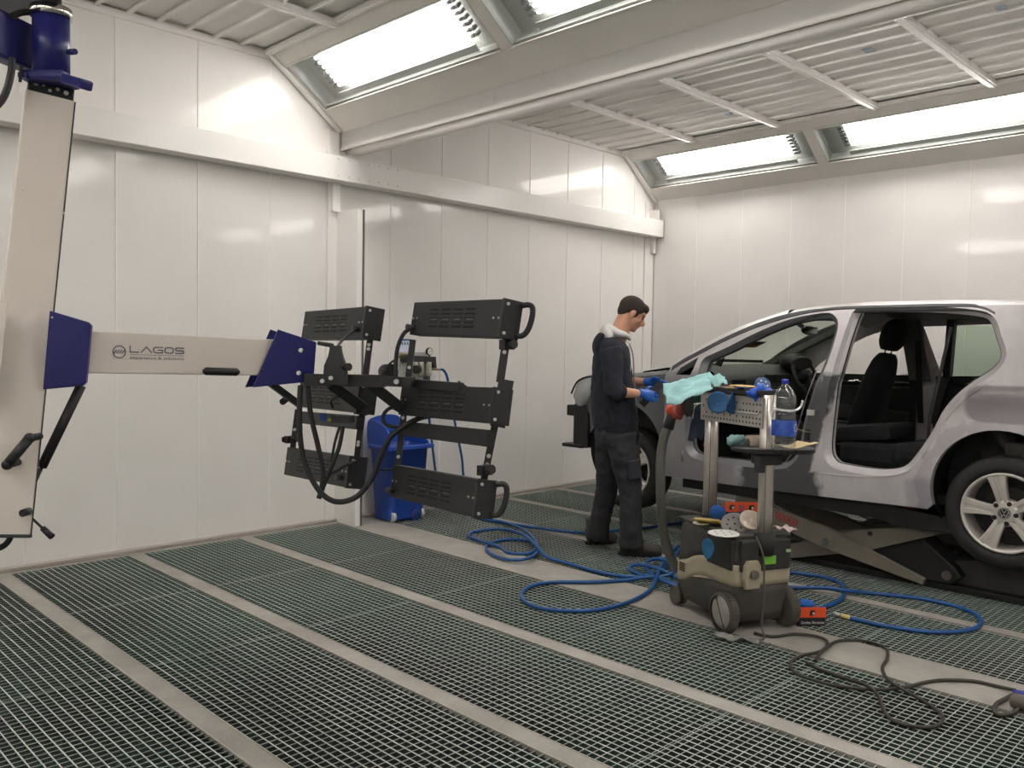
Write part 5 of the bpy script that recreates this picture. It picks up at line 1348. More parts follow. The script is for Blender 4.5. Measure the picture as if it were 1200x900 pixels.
# on top of the extractor
TZ = .503
M_WDISC = mat('off_white_disc', (206, 202, 198), .8, c2=(186, 182, 178), scale=14)
M_GDISC = mat('grey_spent_disc', (150, 146, 142), .85, c2=(108, 104, 102), scale=16, amt=.7)
def VT(px, py, dz=0): return FL(px, py, TZ+dz)
disc(P(861, 614, 4.40), Z3*.72-F3*.66-R3*.15, .070, M_GDISC, 'large worn grey sanding disc on the lid of the extractor', th=.004, holes=8)
disc(VT(868, 613, .008), Z3-F3*.08, .078, M_WDISC, 'pale sanding disc just under the large worn grey one', th=.003)
disc(VT(848, 625, .004), Z3-F3*.03, .078, M_WDISC, 'white sanding disc with dark holes at the near edge of the extractor lid', th=.003, holes=6)
disc(VT(822, 613, .004), Z3, .045, mat('cream_disc', (214, 208, 180), .8), 'small cream disc at the far left corner of the extractor lid')
disc(VT(824, 610.5, .010), Z3-F3*.05, .036, mat('dark_green_pad', (40, 84, 76), .9), 'small dark green pad lying on the cream disc')
b = MB(); b.box(VT(836, 611, .018), (.17, .055, .008), Matrix((( -F3*.55+R3*.83).normalized(), (F3*.83+R3*.55).normalized(), Z3)).transposed(), bev=.002); o = b.build('sandpaper', mat('yellow_sandpaper', (196, 164, 58), .8, c2=(176, 146, 60), scale=30), loc=VT(836, 611, .014)); tag(o, 'yellow sandpaper strip lying across the extractor lid', 'sandpaper')
b = MB(); b.box(VT(828, 609, .030), (.13, .05, .006), Matrix(((-F3*.4+R3*.9).normalized(), (F3*.9+R3*.4).normalized(), Z3)).transposed(), bev=.002); o = b.build('sandpaper', mat('ochre_sandpaper', (170, 146, 84), .8), loc=VT(828, 609, .026)); tag(o, 'ochre sandpaper strip stacked on the yellow one', 'sandpaper')
b = MB(); b.ell(P(841, 601, 4.56), (.044, .03, .044), Matrix((R3, F3, Z3)).transposed()); o = b.build('scouring_pad', mat('blue_scourer', (34, 84, 160), .95, c2=(46, 100, 178), scale=70, bump=.6), loc=P(841, 601, 4.56)); tag(o, 'round blue scouring pad bunched up on the extractor lid', 'scouring pad')
disc(P(832, 643, 4.33)-VW*.01, -VW+Z3*.05, .052, mat('steel_blue_disc', (30, 92, 136), .6), 'blue disc stuck on the dark side of the extractor', bend=.006)
b = MB(); crumple(b, P(920, 620, 4.15), .05, .035, .02, R3, F3, 21, n=10); o = b.build('rag', mat('pinkish_rag', (176, 156, 156), .9), loc=P(920, 620, 4.15), solid=.002); tag(o, 'pale pink-grey rag tucked behind the right steel post socket', 'rag')
disc(P(880, 609, 4.36), -F3*.7+Z3*.7, .058, mat('cream_paper_disc', (206, 192, 176), .8), 'cream paper disc leaning against the right steel post')
# boxes of discs
M_ORG = mat('orange_card', (226, 84, 40), .6, c2=(216, 78, 38), scale=20)
M_BKC = mat('black_card', (26, 24, 26), .6)
def disc_box(c, rot, label, w_=.145, dpt=.13, h_=.098, text=True, marks=1, tilt=0):
    c = V(c); ex = (R3*cos(rot)+F3*sin(rot)); ey = (-R3*sin(rot)+F3*cos(rot)); M = Matrix((ex, ey, Z3)).transposed()
    t = thing('disc_box', label, 'box', c, 0)
    b = MB(); hb = h_*.45
    for u, v, su, sv in ((0, -dpt/2, w_, .003), (0, dpt/2, w_, .003), (-w_/2, 0, .003, dpt), (w_/2, 0, .003, dpt)): b.box(c+ex*u+ey*v+Z3*hb/2, (su, sv, hb), M)
    b.box(c+Z3*.002, (w_, dpt, .003), M); b.build('black_base', M_BKC, t)
    b = MB(); b.box(c-ey*(dpt/2+.0004)+Z3*(hb+h_)/2, (w_+.004, .003, h_-hb), M)
    b.box(c+ex*(w_/2)+Z3*(hb+h_*.72)/2, (.003, dpt, h_*.72-hb), M); b.box(c-ex*(w_/2)+Z3*(hb+h_*.72)/2, (.003, dpt, h_*.72-hb), M); b.build('orange_band', M_ORG, t)
    b = MB()
    for k in range(marks):
        q = c-ey*(dpt/2+.0025)+Z3*(hb+(h_-hb)*.48)+ex*((k-(marks-1)/2)*w_*.62)
        b.ell(q, (.013, .001, .014), M, seg=14, rings=8); b.ell(q+ex*.008+Z3*.007, (.009, .001, .006), M, seg=10, rings=6)
        b.prism([(-.016, -.014), (.002, -.016), (-.006, .004)], q, ex, Z3, ey*-.001)
    mk = b.build('bird_head_mark', M_BKC, t)
    b = MB()
    for k in range(marks):
        q = c-ey*(dpt/2+.0038)+Z3*(hb+(h_-hb)*.48)+ex*((k-(marks-1)/2)*w_*.62); b.prism([(.000, -.006), (.010, -.010), (.012, .002), (.004, .005)], q, ex, Z3, ey*-.0006)
    b.build('white_beak', M_WDISC, mk)
    if text:
        b = MB(); b.text('Quality Abrasives', c-ex*w_*.40-ey*(dpt/2+.0022)+Z3*hb*.28, ex, Z3, .019, off=.0003, width=w_*.86); b.build('printed_words', mat('white_words', (225, 225, 225), .6), t, recalc=False)
    b = MB()
    for k in range(6): b.lathe([(0, 0), (.058, 0), (.058, .004), (0, .004)], c+Z3*(.028+.0095*k)+ey*.004, Z3, seg=28)
    b.build('disc_stack', M_DISC, t)
    return t, c, ex, ey, M
t, c, ex, ey, M = disc_box(FL(950, 733.5)+F3*.065, .07, 'orange and black card box of blue discs standing on the floor beside the extractor')
b = MB(); b.ell(c+Z3*.098-ex*.012, (.052, .045, .022), M, seg=24, rings=10); b.build('top_disc', mat('bright_blue_disc', (30, 84, 158), .9, scale=90, bump=.5), t)
disc_box(VP(.105, .12, TZ+.004), .10+VA*.0-.12, 'orange and black card box of discs on the extractor lid between the steel posts', w_=.17, dpt=.10, text=False, marks=2)
# ================================================================== the man at work
D0 = 5.93
pf = FL(726, 647)
man = thing('person', 'man in navy hoodie, black work trousers and blue gloves holding a sanding block', 'person', (pf.x, pf.y, 0))
M_SKIN = mat('skin', (196, 146, 120), .55, c2=(204, 152, 126), scale=12)
M_HOOD = mat('navy_sweatshirt', (22, 25, 36), .9, c2=(29, 32, 44), scale=18, bump=.25, bscale=60)
M_TROU = mat('black_work_cotton', (34, 34, 38), .85, c2=(46, 46, 50), scale=14, bump=.3, bscale=40)
M_HAIR = mat('dark_brown_hair', (44, 34, 30), .8, c2=(62, 48, 42), scale=140, bump=.5)
M_LIN = mat('off_white_jersey', (208, 206, 204), .9, c2=(192, 190, 188), scale=20, bump=.2)
M_NIT = mat('blue_glove', (38, 92, 178), .4, c2=(46, 106, 196), scale=26)
M_BOOT = mat('dusty_boot', (62, 58, 54), .8, c2=(80, 76, 70), scale=22, bump=.3)
def Q(px, py, dd=0): return P(px, py, D0+dd)
# joints, right side is the near side
Rsh, Rel, Rwr = Q(717, 409, -.19), Q(719, 459, -.25), Q(752, 461.5, -.17)
Lsh, Lel, Lwr = Q(722, 409, .17), Q(727, 447, .20), Q(760, 448, .02)
neck = Q(724, 393); hip = Q(722, 503)
Rhip, Rkn, Ran = Q(728, 512, -.10), Q(739, 577, -.11), Q(740, 637, -.10)
Lhip, Lkn, Lan = Q(715, 512, .10), Q(711, 572, .14), Q(700, 627, .20)
# ---- head frame: tipped forward
hp = radians(30); HF = (R3*cos(hp)-Z3*sin(hp)); HU = (R3*sin(hp)+Z3*cos(hp)); HS = F3
hc = Q(741.5, 367.5)
def H(a, b_, c): return hc+HF*a+HS*b_+HU*c
HM = Matrix((HF, HS, HU)).transposed()
b = MB()
b.ell(H(-.012, 0, .020), (.096, .074, .084), HM); b.ell(H(.022, 0, -.040), (.060, .058, .070), HM)
b.ell(H(.040, 0, -.082), (.040, .042, .030), HM); b.ell(H(.062, 0, -.094), (.020, .022, .018), HM)      # jaw and chin
b.ell(H(.060, 0, .028), (.026, .052, .030), HM); b.ell(H(.072, 0, .012), (.016, .044, .010), HM)          # brow
b.loft([(H(.076, 0, .006), .008, .008), (H(.092, 0, -.012), .010, .010), (H(.104, 0, -.028), .013, .013), (H(.088, 0, -.038), .012, .016)], HS, seg=14)  # nose
b.ell(H(.079, 0, -.057), (.012, .024, .006), HM); b.ell(H(.076, 0, -.066), (.011, .021, .006), HM)        # lips
for q in (-1, 1):
    b.ell(H(.052, q*.036, -.022), (.024, .020, .022), HM)                                                  # cheek
    b.ell(H(-.006, q*.074, -.012), (.019, .009, .032), HM@Matrix.Rotation(-.15, 3, 'Y'), seg=16); b.ell(H(-.002, q*.078, .004), (.014, .008, .014), HM)
b.loft([(H(-.030, 0, -.01), .060, .060), (Q(728.5, 383), .062, .060), (neck+V((0, 0, -.01)), .068, .068), (Q(719, 404), .07, .09)], HS, seg=20)
# body beneath the clothes, one continuous figure
b.loft([(Q(718, 402), .05, .09), (Q(716, 415), .085, .14), (Q(715, 440), .10, .15), (Q(716, 470), .095, .135), (Q(719, 497), .10, .15), (Q(721, 515), .085, .14)], F3, seg=24)
for sh, el, wr in ((Rsh, Rel, Rwr), (Lsh, Lel, Lwr)):
    b.loft([(sh, .036, .036), (sh.lerp(el, .5), .036, .036), (el, .036, .036), (el.lerp(wr, .35), .037, .037), (wr.lerp(el, .12), .027, .025), (wr, .024, .028)], F3, seg=14)
for hh, kn, an in ((Rhip, Rkn, Ran), (Lhip, Lkn, Lan)):
    b.loft([(hh, .075, .075), (hh.lerp(kn, .5), .065, .065), (kn, .05, .05), (kn.lerp(an, .35), .05, .05), (an, .034, .034), (an-Z3*.03, .03, .03)], F3, seg=14)
body = b.build('body', M_SKIN, man); remesh(body, .0065, 3)
for q in (-1, 1):
    b = MB(); b.ell(H(.066, q*.032, .001), (.010, .012, .006), HM, seg=12, rings=8); b.build('eye', mat('eye_dark', (50, 38, 34), .4), body)
    b = MB(); b.tube([H(.078, q*.014, .016), H(.080, q*.03, .020), H(.066, q*.050, .016)], .0035, seg=6); b.build('eyebrow', M_HAIR, body)
b = MB()
b.ell(H(-.020, 0, .032), (.098, .080, .084), HM, seg=30, rings=20); b.ell(H(-.062, 0, -.005), (.048, .066, .060), HM); b.ell(H(.046, 0, .066), (.044, .058, .036), HM); b.ell(H(.064, 0, .052), (.022, .048, .020), HM)
for q in (-1, 1): b.ell(H(.008, q*.062, .008), (.020, .014, .034), HM)
hair = b.build('hair', M_HAIR, man); remesh(hair, .007, 2)
# ---- hoodie
b = MB()
b.loft([(Q(719, 397, .0), .072, .12), (Q(717, 406), .112, .205), (Q(717, 420), .128, .215), (Q(717, 440), .138, .205), (Q(718, 462), .150, .200), (Q(720, 482), .156, .200), (Q(721, 494), .158, .198), (Q(721.5, 500), .150, .190)], F3, seg=30)
for sh, el, wr, ce in ((Rsh, Rel, Rwr, Q(732, 459.5, -.225)), (Lsh, Lel, Lwr, Q(741, 448, .12))):
    b.loft([(sh-R3*.01, .078, .062), (sh.lerp(el, .3), .072, .064), (sh.lerp(el, .7), .066, .062), (el, .060, .058), (el.lerp(ce, .5), .054, .052), (ce, .047, .045)], F3, seg=18, sub=5)
hood = b.build('hoodie', M_HOOD, man); remesh(hood, .0095, 5)
md = hood.modifiers.new('folds', 'DISPLACE'); tx = bpy.data.textures.new('folds', 'CLOUDS'); tx.noise_scale = .07; md.texture = tx; md.strength = .020; md.mid_level = .5; md.texture_coords = 'LOCAL'
b = MB(); b.loft([(Q(721.5, 496), .153, .194), (Q(722, 501), .150, .190), (Q(722, 505), .146, .188)], F3, seg=30); b.build('hem', M_HOOD, hood)
b = MB()     # hood fallen back: navy outside, white inside
b.loft([(Q(714, 389), .014, .075), (Q(706, 393), .030, .10), (Q(700.5, 401), .032, .11), (Q(698.5, 410), .024, .11), (Q(700, 419), .010, .08)], F3, seg=18); b.build('hood', M_HOOD, hood)
b = MB()
b.loft([(Q(713, 381), .022, .070), (Q(710, 388), .045, .105), (Q(712, 395), .055, .115), (Q(716, 400), .040, .10)], F3, seg=20)
b.loft([(Q(714, 383, -.02), .024, .060), (Q(722, 391, -.03), .036, .085), (Q(731, 393, -.02), .026, .072), (Q(736, 397), .012, .05)], F3, seg=20)
hl = b.build('hood_lining', M_LIN, hood); remesh(hl, .007, 3)
b = MB(); b.tube(spline([Q(735, 398, -.10), Q(738, 410, -.12), Q(739.5, 425, -.12), Q(739, 435, -.12)], 5), .004, seg=6); b.build('drawstring', M_LIN, hood)
b = MB(); b.tube(spline([Q(736, 400, -.06), Q(741.5, 415, -.06), Q(743, 440, -.06), Q(744.5, 470, -.06), Q(745, 495, -.06)], 6), .005, seg=6); b.build('zip', mat('zip_grey', (120, 120, 124), .4, .4), hood)
# ---- trousers
b = MB()
b.loft([(Q(721.5, 496), .135, .175), (Q(721.5, 506), .148, .182), (Q(722, 518), .140, .172), (Q(722, 528), .09, .13)], F3, seg=28)
b.loft([(Rhip+Z3*.02, .10, .095), (Rhip.lerp(Rkn, .3), .104, .10), (Rhip.lerp(Rkn, .7), .088, .085), (Rkn, .078, .078), (Rkn.lerp(Ran, .4), .076, .076), (Rkn.lerp(Ran, .8), .074, .072), (Ran-Z3*.03, .084, .074)], F3, seg=20, sub=5)
b.loft([(Lhip+Z3*.02, .10, .095), (Lhip.lerp(Lkn, .3), .100, .10), (Lhip.lerp(Lkn, .7), .086, .085), (Lkn, .077, .076), (Lkn.lerp(Lan, .4), .074, .074), (Lkn.lerp(Lan, .8), .074, .072), (Lan-Z3*.03, .086, .074)], F3, seg=20, sub=5)
tr = b.build('trousers', M_TROU, man); remesh(tr, .0095, 5)
md = tr.modifiers.new('folds', 'DISPLACE'); tx = bpy.data.textures.new('folds2', 'CLOUDS'); tx.noise_scale = .055; md.texture = tx; md.strength = .020; md.mid_level = .5; md.texture_coords = 'LOCAL'
b = MB(); b.box(Rhip.lerp(Rkn, .55)-F3*.088+R3*.045, (.10, .018, .13), Matrix((R3, F3, Z3)).transposed()@Matrix.Rotation(.5, 3, 'Z')@Matrix.Rotation(-.12, 3, 'Y'), bev=.009); b.build('thigh_pocket', mat('pocket_cotton', (44, 44, 52), .85), tr)
b = MB(); b.box(Q(748, 519, -.08), (.024, .12, .14), Matrix((R3, F3, Z3)).transposed()@Matrix.Rotation(.12, 3, 'Y'), bev=.012); b.build('holster_pocket', M_TROU, tr)
# ---- boots
def boot(toe, heel, nm='boot'):
    toe, heel = V(toe), V(heel); toe.z = heel.z = .0; d = (toe-heel).normalized(); s_ = V((-d.y, d.x, 0)); L = (toe-heel).length
    b = MB()
    b.loft([(heel+d*.01+Z3*.065, .055, .036), (heel+d*.07+Z3*.075, .066, .042), (heel+d*L*.45+Z3*.062, .052, .044), (heel+d*L*.7+Z3*.048, .040, .050), (heel+d*L*.92+Z3*.040, .034, .045), (toe-d*.005+Z3*.034, .018, .028)], s_, seg=20)
    b.loft([(heel+d*.065+Z3*.06, .058, .045), (heel+d*.06+Z3*.14, .055, .048), (heel+d*.055+Z3*.19, .055, .05)], s_, seg=18)
    o = b.build(nm, M_BOOT, man); remesh(o, .006, 3)
    b = MB(); poly = []
    for i in range(28):
        a = 2*pi*i/28; u = cos(a); w_ = .047 if u > -.2 else .040; poly.append((L/2+L/2*u*1.01, sin(a)*w_*(1-.12*(u < 0)*abs(u)*.0)))
    b.prism(poly, heel+Z3*.001, d, s_, Z3*.024, bev=.004); b.build('sole', M_RUB, o)
boot(FL(775, 651.5), FL(724, 650.5)); boot(FL(722, 636), FL(686, 638))
# ---- hands in gloves, holding the block
bk0, bk1 = Q(752.5, 475, -.13), Q(776, 449, -.10)
bd = (bk1-bk0).normalized(); bn = bd.cross(F3).normalized(); bM = Matrix((bd, F3, bn)).transposed()
def finger(mb, pts, r0, r1): mb.tube(spline(pts, 4), [r0+(r1-r0)*i/((len(pts)-1)*4) for i in range((len(pts)-1)*4+1)], seg=10)
def hand(mb, wr, kn, palm_n, side, curl, reach=1.0):
    """wr wrist, kn knuckle centre, palm_n direction the palm faces, side: across the knuckles toward the thumb"""
    wr, kn, palm_n, side = V(wr), V(kn), V(palm_n).normalized(), V(side).normalized(); d = (kn-wr).normalized(); side = (side-d*side.dot(d)).normalized()
    mb.loft([(wr-d*.035, .026, .030), (wr, .026, .031), (wr.lerp(kn, .5), .019, .042), (kn, .015, .041), (kn+d*.008, .010, .036)], side, seg=16)
    for i, (off, ln) in enumerate(((.030, .074), (.010, .082), (-.011, .076), (-.030, .060))):
        p = kn+side*off; a = curl*(1+.1*i); v0 = d*cos(a*.5)+palm_n*sin(a*.5); v1 = d*cos(a)+palm_n*sin(a); v2 = d*cos(a*1.5)+palm_n*sin(a*1.5)
        finger(mb, [p-d*.015, p, p+v0*ln*.45, p+v0*ln*.45+v1*ln*.32, p+v0*ln*.45+v1*ln*.32+v2*ln*.23], .0098, .0074)
    t0 = wr.lerp(kn, .30)+side*.028; t1 = t0+side*.030+d*.022+palm_n*.012; t2 = t1+side*.008+d*.028+palm_n*.018; finger(mb, [t0-side*.01, t0, t1, t2], .0125, .0085)
b = MB(); hand(b, Rwr+R3*.01, Q(764.5, 464.5, -.135), (R3*.25+F3*.95-Z3*.1), (Z3*.6+R3*.5+F3*.5), .95); o = b.build('glove', M_NIT, man); remesh(o, .0034, 2)
b = MB(); hand(b, Lwr+R3*.005, Q(772.5, 449, -.02), (R3*.35-F3*.75-Z3*.5), (Z3*.5-R3*.2-F3*.4), .85); o = b.build('glove', M_NIT, man); remesh(o, .0034, 2)
b = MB(); b.box((bk0+bk1)/2+F3*.040, ((bk1-bk0).length*1.0, .075, .045), bM, bev=.005); o = b.build('sanding_block', mat('dark_foam_block', (40, 40, 44), .8, c2=(52, 52, 56), scale=30), loc=(bk0+bk1)/2)
tag(o, 'dark sanding block held between the blue gloved hands of the man', 'sanding block')
# ================================================================== wall fittings, bin, hoses on the floor
M_BIN = mat('blue_bin_plastic', (30, 66, 150), .42, c2=(36, 74, 164), scale=6)
bc = FL(438, 609); bc = V((4.30, 5.70, 0)); bx0, bx1 = 4.10, 4.44
bc = (FL(425, 608)+FL(476, 604))/2; bc.z = 0
bin_ = thing('waste_bin', 'blue open-topped plastic bin on wheels standing against the left wall behind the dryer', 'bin', bc)
bex = (FL(476, 602)-FL(425, 610)); bex.z = 0; bex = V((1, 0, 0)); bey = V((0, 1, 0)); c0 = V((4.285, 5.60, 0)); ROOTM  # faces the room squarely
BW, BD, BH = .40, .30, .585
def bring(z, w_, d_, r=.05): return [c0+V((x, y, z)) for x, y in rr_outline(-w_/2, w_/2, -d_/2, d_/2, r, 4)]
b = MB(); rows = [bring(.012, BW*.84, BD*.84), bring(.03, BW*.86, BD*.86), bring(BH, BW, BD), bring(BH, BW+.035, BD+.035), bring(BH+.035, BW+.04, BD+.04), bring(BH+.035, BW-.01, BD-.01), bring(BH-.02, BW-.025, BD-.025), bring(.04, BW*.80, BD*.80)]
vv = b.grid(rows, closev=True); b.cap(vv[0], True); b.cap(vv[-1]); bb = b.build('bin_body', M_BIN, bin_)
b = MB()   # raised back and side wing of the hood
pts = [(-.205, BH+.03), (-.205, BH+.20), (-.15, BH+.245), (0, BH+.265), (.12, BH+.235), (.19, BH+.12), (.205, BH+.03)]
b.prism([(p.x, p.y) for p in spline([V((a, c, 0)) for a, c in pts], 4)], c0+V((0, BD/2, 0)), (1, 0, 0), (0, 0, 1), (0, .014, 0), bev=.003)
for sx, h_ in ((-.205, .19), (.191, .06)):
    b.prism([(p.x, p.y) for p in spline([V((-.14, BH+.03, 0)), V((-.12, BH+.03+h_*.55, 0)), V((-.04, BH+.03+h_*.9, 0)), V((.155, BH+.03+h_, 0)), V((.155, BH+.03, 0))], 4)], c0+V((sx, 0, 0)), (0, 1, 0), (0, 0, 1), (.014, 0, 0), bev=.003)
b.build('bin_hood', M_BIN, bin_)
b = MB(); b.box(c0+V((0, -BD/2-.012, BH+.018)), (BW+.05, .03, .035), bev=.008); b.build('bin_rim', M_BIN, bin_)
for sx in (-1, 1):
    b = MB(); q = c0+V((sx*(BW/2-.055), -BD/2+.045, .045)); b.cyl(q-V((0, .0, 0))-V((.014, 0, 0)), q+V((.014, 0, 0)), .042, seg=22); b.build('bin_wheel', mat('pale_wheel', (176, 178, 174), .6), bin_)
b = MB(); b.ell(c0+V((.075, -BD*.43, .03)), (.05, .02, .055)); b.build('wheel_recess', mat('deep_blue_recess_shade', (22, 46, 110), .6), bin_)  # recess shade put into the colour: a darker blue ellipsoid, no real hollow
# compressed-air service unit on the wall
WY = WA
fr0 = OY(500, 430, WA-.05)
reg = thing('air_service_unit', 'compressed-air filter unit with round gauge and clear bowls mounted on the left wall', 'air regulator', (fr0.x, WA, fr0.z))
def A(px, py, off=.06): return OY(px, py, WA-off)
sc = lambda px: px*8.0/FPX*1.12
b = MB(); b.box(A(484, 430, .012), (.30, .024, .26), bev=.004); b.build('mounting_plate', mat('pale_plate', (176, 176, 172), .5), reg)
b = MB(); b.bar(A(471, 420), A(509, 422), .06, .055, up=V((0, -1, 0)), bev=.008); b.bar(A(507, 421), A(508, 432), .04, .05, up=V((0, -1, 0)), bev=.006); mf = b.build('manifold', M_PLAS, reg)
b = MB(); b.cyl(A(466, 417, .07), A(476, 417, .07), .020, seg=14); b.cyl(A(470, 415, .11), A(481, 415.5, .11), .012, seg=12); b.build('brass_fitting', mat('worn_brass', (134, 128, 104), .4, .6), mf)
for px in (486, 493, 502):
    b = MB(); b.lathe([(.0, 0), (.026, 0), (.030, -.02), (.030, -.10), (.022, -.125), (.0, -.135)], A(px, 424, .075), Z3, seg=20); b.build('clear_bowl', mat('clouded_bowl', (170, 170, 160), .25, c2=(140, 138, 120), scale=20, coat=.5), reg)
b = MB(); b.cyl(A(487, 433, .12), A(490, 433, .08), .035, seg=16); b.cyl(A(500, 441, .09), A(500, 446, .09), .03, seg=14); b.build('adjuster_knob', M_PLAS, reg)
b = MB(); q = A(503, 412, .08); b.lathe([(0, -.012), (.032, -.012), (.034, .010), (.030, .012)], q, V((0, -1, 0)), seg=26); g_ = b.build('gauge', M_PLAS, reg)
b = MB(); b.cyl(q+V((0, -.0125, 0)), q+V((0, -.0135, 0)), .028, seg=24); b.build('gauge_face', mat('gauge_white', (214, 214, 208), .3), g_)
b = MB(); b.box(q+V((.006, -.015, .004)), (.024, .001, .003), Matrix.Rotation(-.6, 3, 'Y')); b.cyl(A(503, 416, .075), A(503, 421, .075), .008, seg=8); b.build('gauge_needle', M_PLAS, g_)
b = MB(); b.cyl(A(506, 432.5, .08), A(516, 433, .09), .011, seg=12); b.build('hose_fitting', mat('worn_brass', (134, 128, 104), .4, .6), reg)
# sticker above it
t0 = A(469, 397, .004); t1 = A(479.5, 413, .004)
o = MB(); o.box((t0+t1)/2, (abs(t1.x-t0.x)*1.15, .003, abs(t0.z-t1.z))); lab = o.build('wall_label', mat('pale_blue_card', (196, 206, 224), .6), loc=(t0+t1)/2)
tag(lab, 'small white and blue label stuck to the wall above the air filter unit', 'label')
b = MB(); w_ = abs(t1.x-t0.x)
b.box(V(((t0.x+t1.x)/2, WA-.0068, t0.z-.008)), (w_*1.15, .002, .016)); b.build('blue_bar', mat('label_blue', (70, 86, 150), .6), lab)
b = MB()
for i in range(3): b.box(V((t0.x+w_*(.2+.3*i), WA-.0068, t0.z-.040)), (.010, .002, .022), Matrix.Rotation(-.5, 3, 'Y'))
b.build('printed_marks', mat('label_ink', (50, 54, 70), .6), lab)
# blue hoses
M_HOSE = mat('blue_air_hose', (18, 72, 128), .4, c2=(24, 82, 142), scale=10)
M_HOSE.name = 'blue_air_hose'
def hose(pts, r, label, cat='air hose', nm='air_hose', m=None, group=None, n=9):
    pp = [V(p) for p in pts]; b = MB(); b.tube(spline(pp, n), r, seg=10); c = sum(pp, V((0, 0, 0)))/len(pp); c = pp[0].copy(); c.z = min(p.z for p in pp)-r
    o = b.build(nm, m or M_HOSE, loc=c); return tag(o, label, cat, group)
hose([A(516, 433, .09), A(520, 434, .10), A(524, 442, .10), A(527, 460, .09), A(533, 495, .06), A(541, 535, .05), A(543, 556, .05), A(547, 575, .06), V((5.12, 5.74, .03))], .011, 'blue hose curving from the filter unit fitting down the left wall')
hose([A(500, 447, .08), A(501, 470, .06), A(504, 500, .05), A(510, 550, .05), A(513, 575, .06), V((4.75, 5.74, .03))], .011, 'straight blue hose dropping down the wall below the filter unit bowls')
cy = .0125
def FP(*pp): return [FL(x, y, z) for x, y, z in [(p if len(p) == 3 else (*p, cy)) for p in pp]]
o = hose(FP((556, 606), (575, 610), (605, 615), (640, 620), (681, 624), (720, 622), (760, 618), (800, 612)), .0115, 'blue air hose running from under the dryer to behind the man')
hose(FP((566, 608), (590, 612, .02), (612, 620, .03), (626, 632, .03), (630, 645, .03), (620, 654, .03), (597, 656, .02), (577, 650, .013), (570, 641, .013), (583, 634, .013), (606, 632, .015), (628, 637, .03), (622, 648, .04), (596, 648, .04), (585, 641, .04), (560, 633, .013), (549, 628, .013), (556, 623, .013), (585, 620, .03), (612, 626, .05), (629, 640, .055), (640, 652, .03), (665, 660, .013), (692, 668, .013), (720, 674, .013), (745, 676, .013), (768, 672, .013), (781, 664, .013), (790, 652, .013), (800, 640, .013)), .0115,
     'blue air hose coiled in tight loops on the grating below the lamps')
hose(FP((812, 690), (795, 686), (770, 676, .03), (733, 680, .013), (695, 682), (646, 682.5), (620, 688), (611, 697), (618, 707), (640, 714), (680, 716), (715, 712), (745, 702), (763, 690, .02), (770, 675, .04), (776, 660, .03), (785, 648), (795, 640)), .0115,
     'blue air hose making one wide loop on the floor left of the extractor')
hose(FP((818, 684), (795, 678), (775, 668, .05), (752, 662, .04), (738, 664, .02), (742, 670, .013), (765, 676, .02), (788, 672, .04), (786, 660, .05), (770, 655, .04), (757, 660, .03), (762, 672, .03), (780, 682, .03), (800, 690)), .0115,
     'blue air hose tangled in small loops just behind the extractor caster')
hose(FP((860, 668), (900, 668), (929, 671), (962, 675.5), (983, 682), (990, 692), (984, 703), (966, 711), (940, 716), (915, 716), (880, 705)), .0115, 'blue air hose looping round behind the orange floor box')
hose(FP((850, 684), (890, 686), (929, 688.5), (965, 689, .028), (990, 692, .035), (1015, 694.5), (1050, 698), (1083, 702), (1115, 709), (1140, 718), (1150, 728), (1143, 736), (1118, 740.5), (1083, 740), (1040, 734), (1005, 726.5), (997, 724.5)), .0115,
     'blue air hose sweeping in a long loop to the right across the grating')
hc_ = thing('hose_coupling', 'pale hose coupling with a yellow ring at the open end of the blue hose', 'hose coupling', FL(988, 722))
b = MB(); b.cyl(FL(997, 724.5, .0125), FL(985, 721, .0125), .012, seg=12); b.build('coupling_sleeve', mat('yellowed_ring', (196, 180, 110), .5), hc_)
b = MB(); b.cyl(FL(985, 721, .0125), FL(977, 718.6, .0125), .009, seg=12); b.build('coupling_plug', mat('pale_metal', (196, 200, 200), .4, .4), hc_)
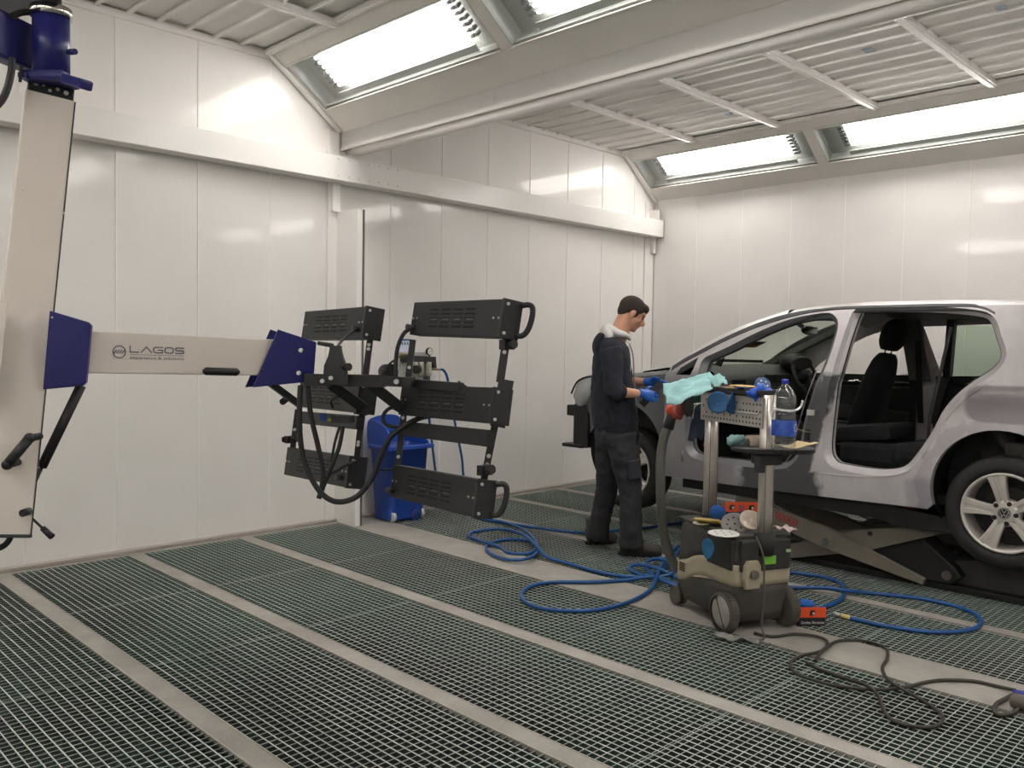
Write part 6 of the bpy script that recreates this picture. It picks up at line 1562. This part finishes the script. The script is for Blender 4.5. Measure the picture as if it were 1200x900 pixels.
# dark power lead
M_LEAD = mat('dusty_black_lead', (44, 40, 36), .6, c2=(62, 56, 50), scale=14)
hose(FP((884, 742, .008), (905, 746, .009), (932, 743, .009), (958, 746), (970, 753), (962, 763), (940, 768, .009), (927, 776, .009), (932, 788), (960, 799), (990, 805), (1025, 808, .016), (1060, 805.5, .016), (1082, 800, .009), (1105, 797, .009), (1140, 798, .009), (1168, 804, .009), (1190, 809, .02)), .0075,
     'dusty black power lead running along the steel strip to the plug at the right', 'power lead', 'power_lead', M_LEAD)
hose(FP((955, 775), (962, 765, .02), (978, 752.5, .009), (998, 750, .009), (1020, 752.5, .009), (1038, 760, .009), (1040, 772, .009), (1034, 783, .009), (1041, 797, .024), (1060, 809, .024), (1083, 822, .009), (1101, 835, .009), (1104, 845, .009), (1093, 852, .009), (1070, 851, .009), (1048, 845, .009), (1036, 833, .009), (1029, 815, .02), (1015, 803, .03), (985, 793, .012), (955, 782, .009), (945, 776, .009)), .0075,
     'dusty black power lead thrown in a long loop over the near grating', 'power lead', 'power_lead', M_LEAD)
hose(FP((1192, 812, .03), (1180, 818, .014), (1168, 825, .009), (1165, 833, .009), (1172, 838, .009), (1186, 836, .009), (1196, 828, .02)), .009, 'short black cable loop beside the blue plug at the right edge', 'cable', 'cable', M_LEAD)
pg = thing('power_plug', 'grey and blue power plug lying at the right edge of the frame', 'plug', FL(1196, 832))
b = MB(); b.cyl(FL(1187, 820, .035), FL(1225, 832, .035), .030, .034, seg=20); b.build('plug_body', mat('grey_plug', (104, 98, 92), .6, c2=(84, 80, 76), scale=20), pg)
b = MB(); b.cyl(FL(1187, 812, .058), FL(1215, 816, .058), .014, seg=14); b.build('blue_collar', mat('plug_blue', (34, 50, 140), .5), pg)
# dusty tape or glove lying in front of the extractor
b = MB(); crumple(b, FL(862, 748, .012), .10, .035, .020, (R3*.95-F3*.3).normalized(), F3, 31, n=14); o = b.build('plastic_scrap', mat('grey_film', (104, 102, 98), .4, c2=(136, 134, 130), scale=18), loc=FL(862, 748, 0), solid=.002); tag(o, 'crumpled grey plastic scrap on the floor in front of the extractor wheels', 'plastic scrap')
# ================================================================== world and view
w = bpy.data.worlds.new('world'); S.world = w; w.use_nodes = True
w.node_tree.nodes['Background'].inputs[0].default_value = (.8, .85, .9, 1); w.node_tree.nodes['Background'].inputs[1].default_value = .05
S.view_settings.view_transform = 'Standard'; S.view_settings.look = 'None'; S.view_settings.gamma = 1
S.view_settings.use_curve_mapping = False; S.view_settings.exposure = EXPO
S.cycles.use_denoising = True
S.cycles.max_bounces = 8; S.cycles.diffuse_bounces = 5; S.cycles.glossy_bounces = 4; S.cycles.transparent_max_bounces = 12; S.cycles.transmission_bounces = 8
S.cycles.sample_clamp_indirect = 6; S.cycles.caustics_reflective = False; S.cycles.caustics_refractive = False
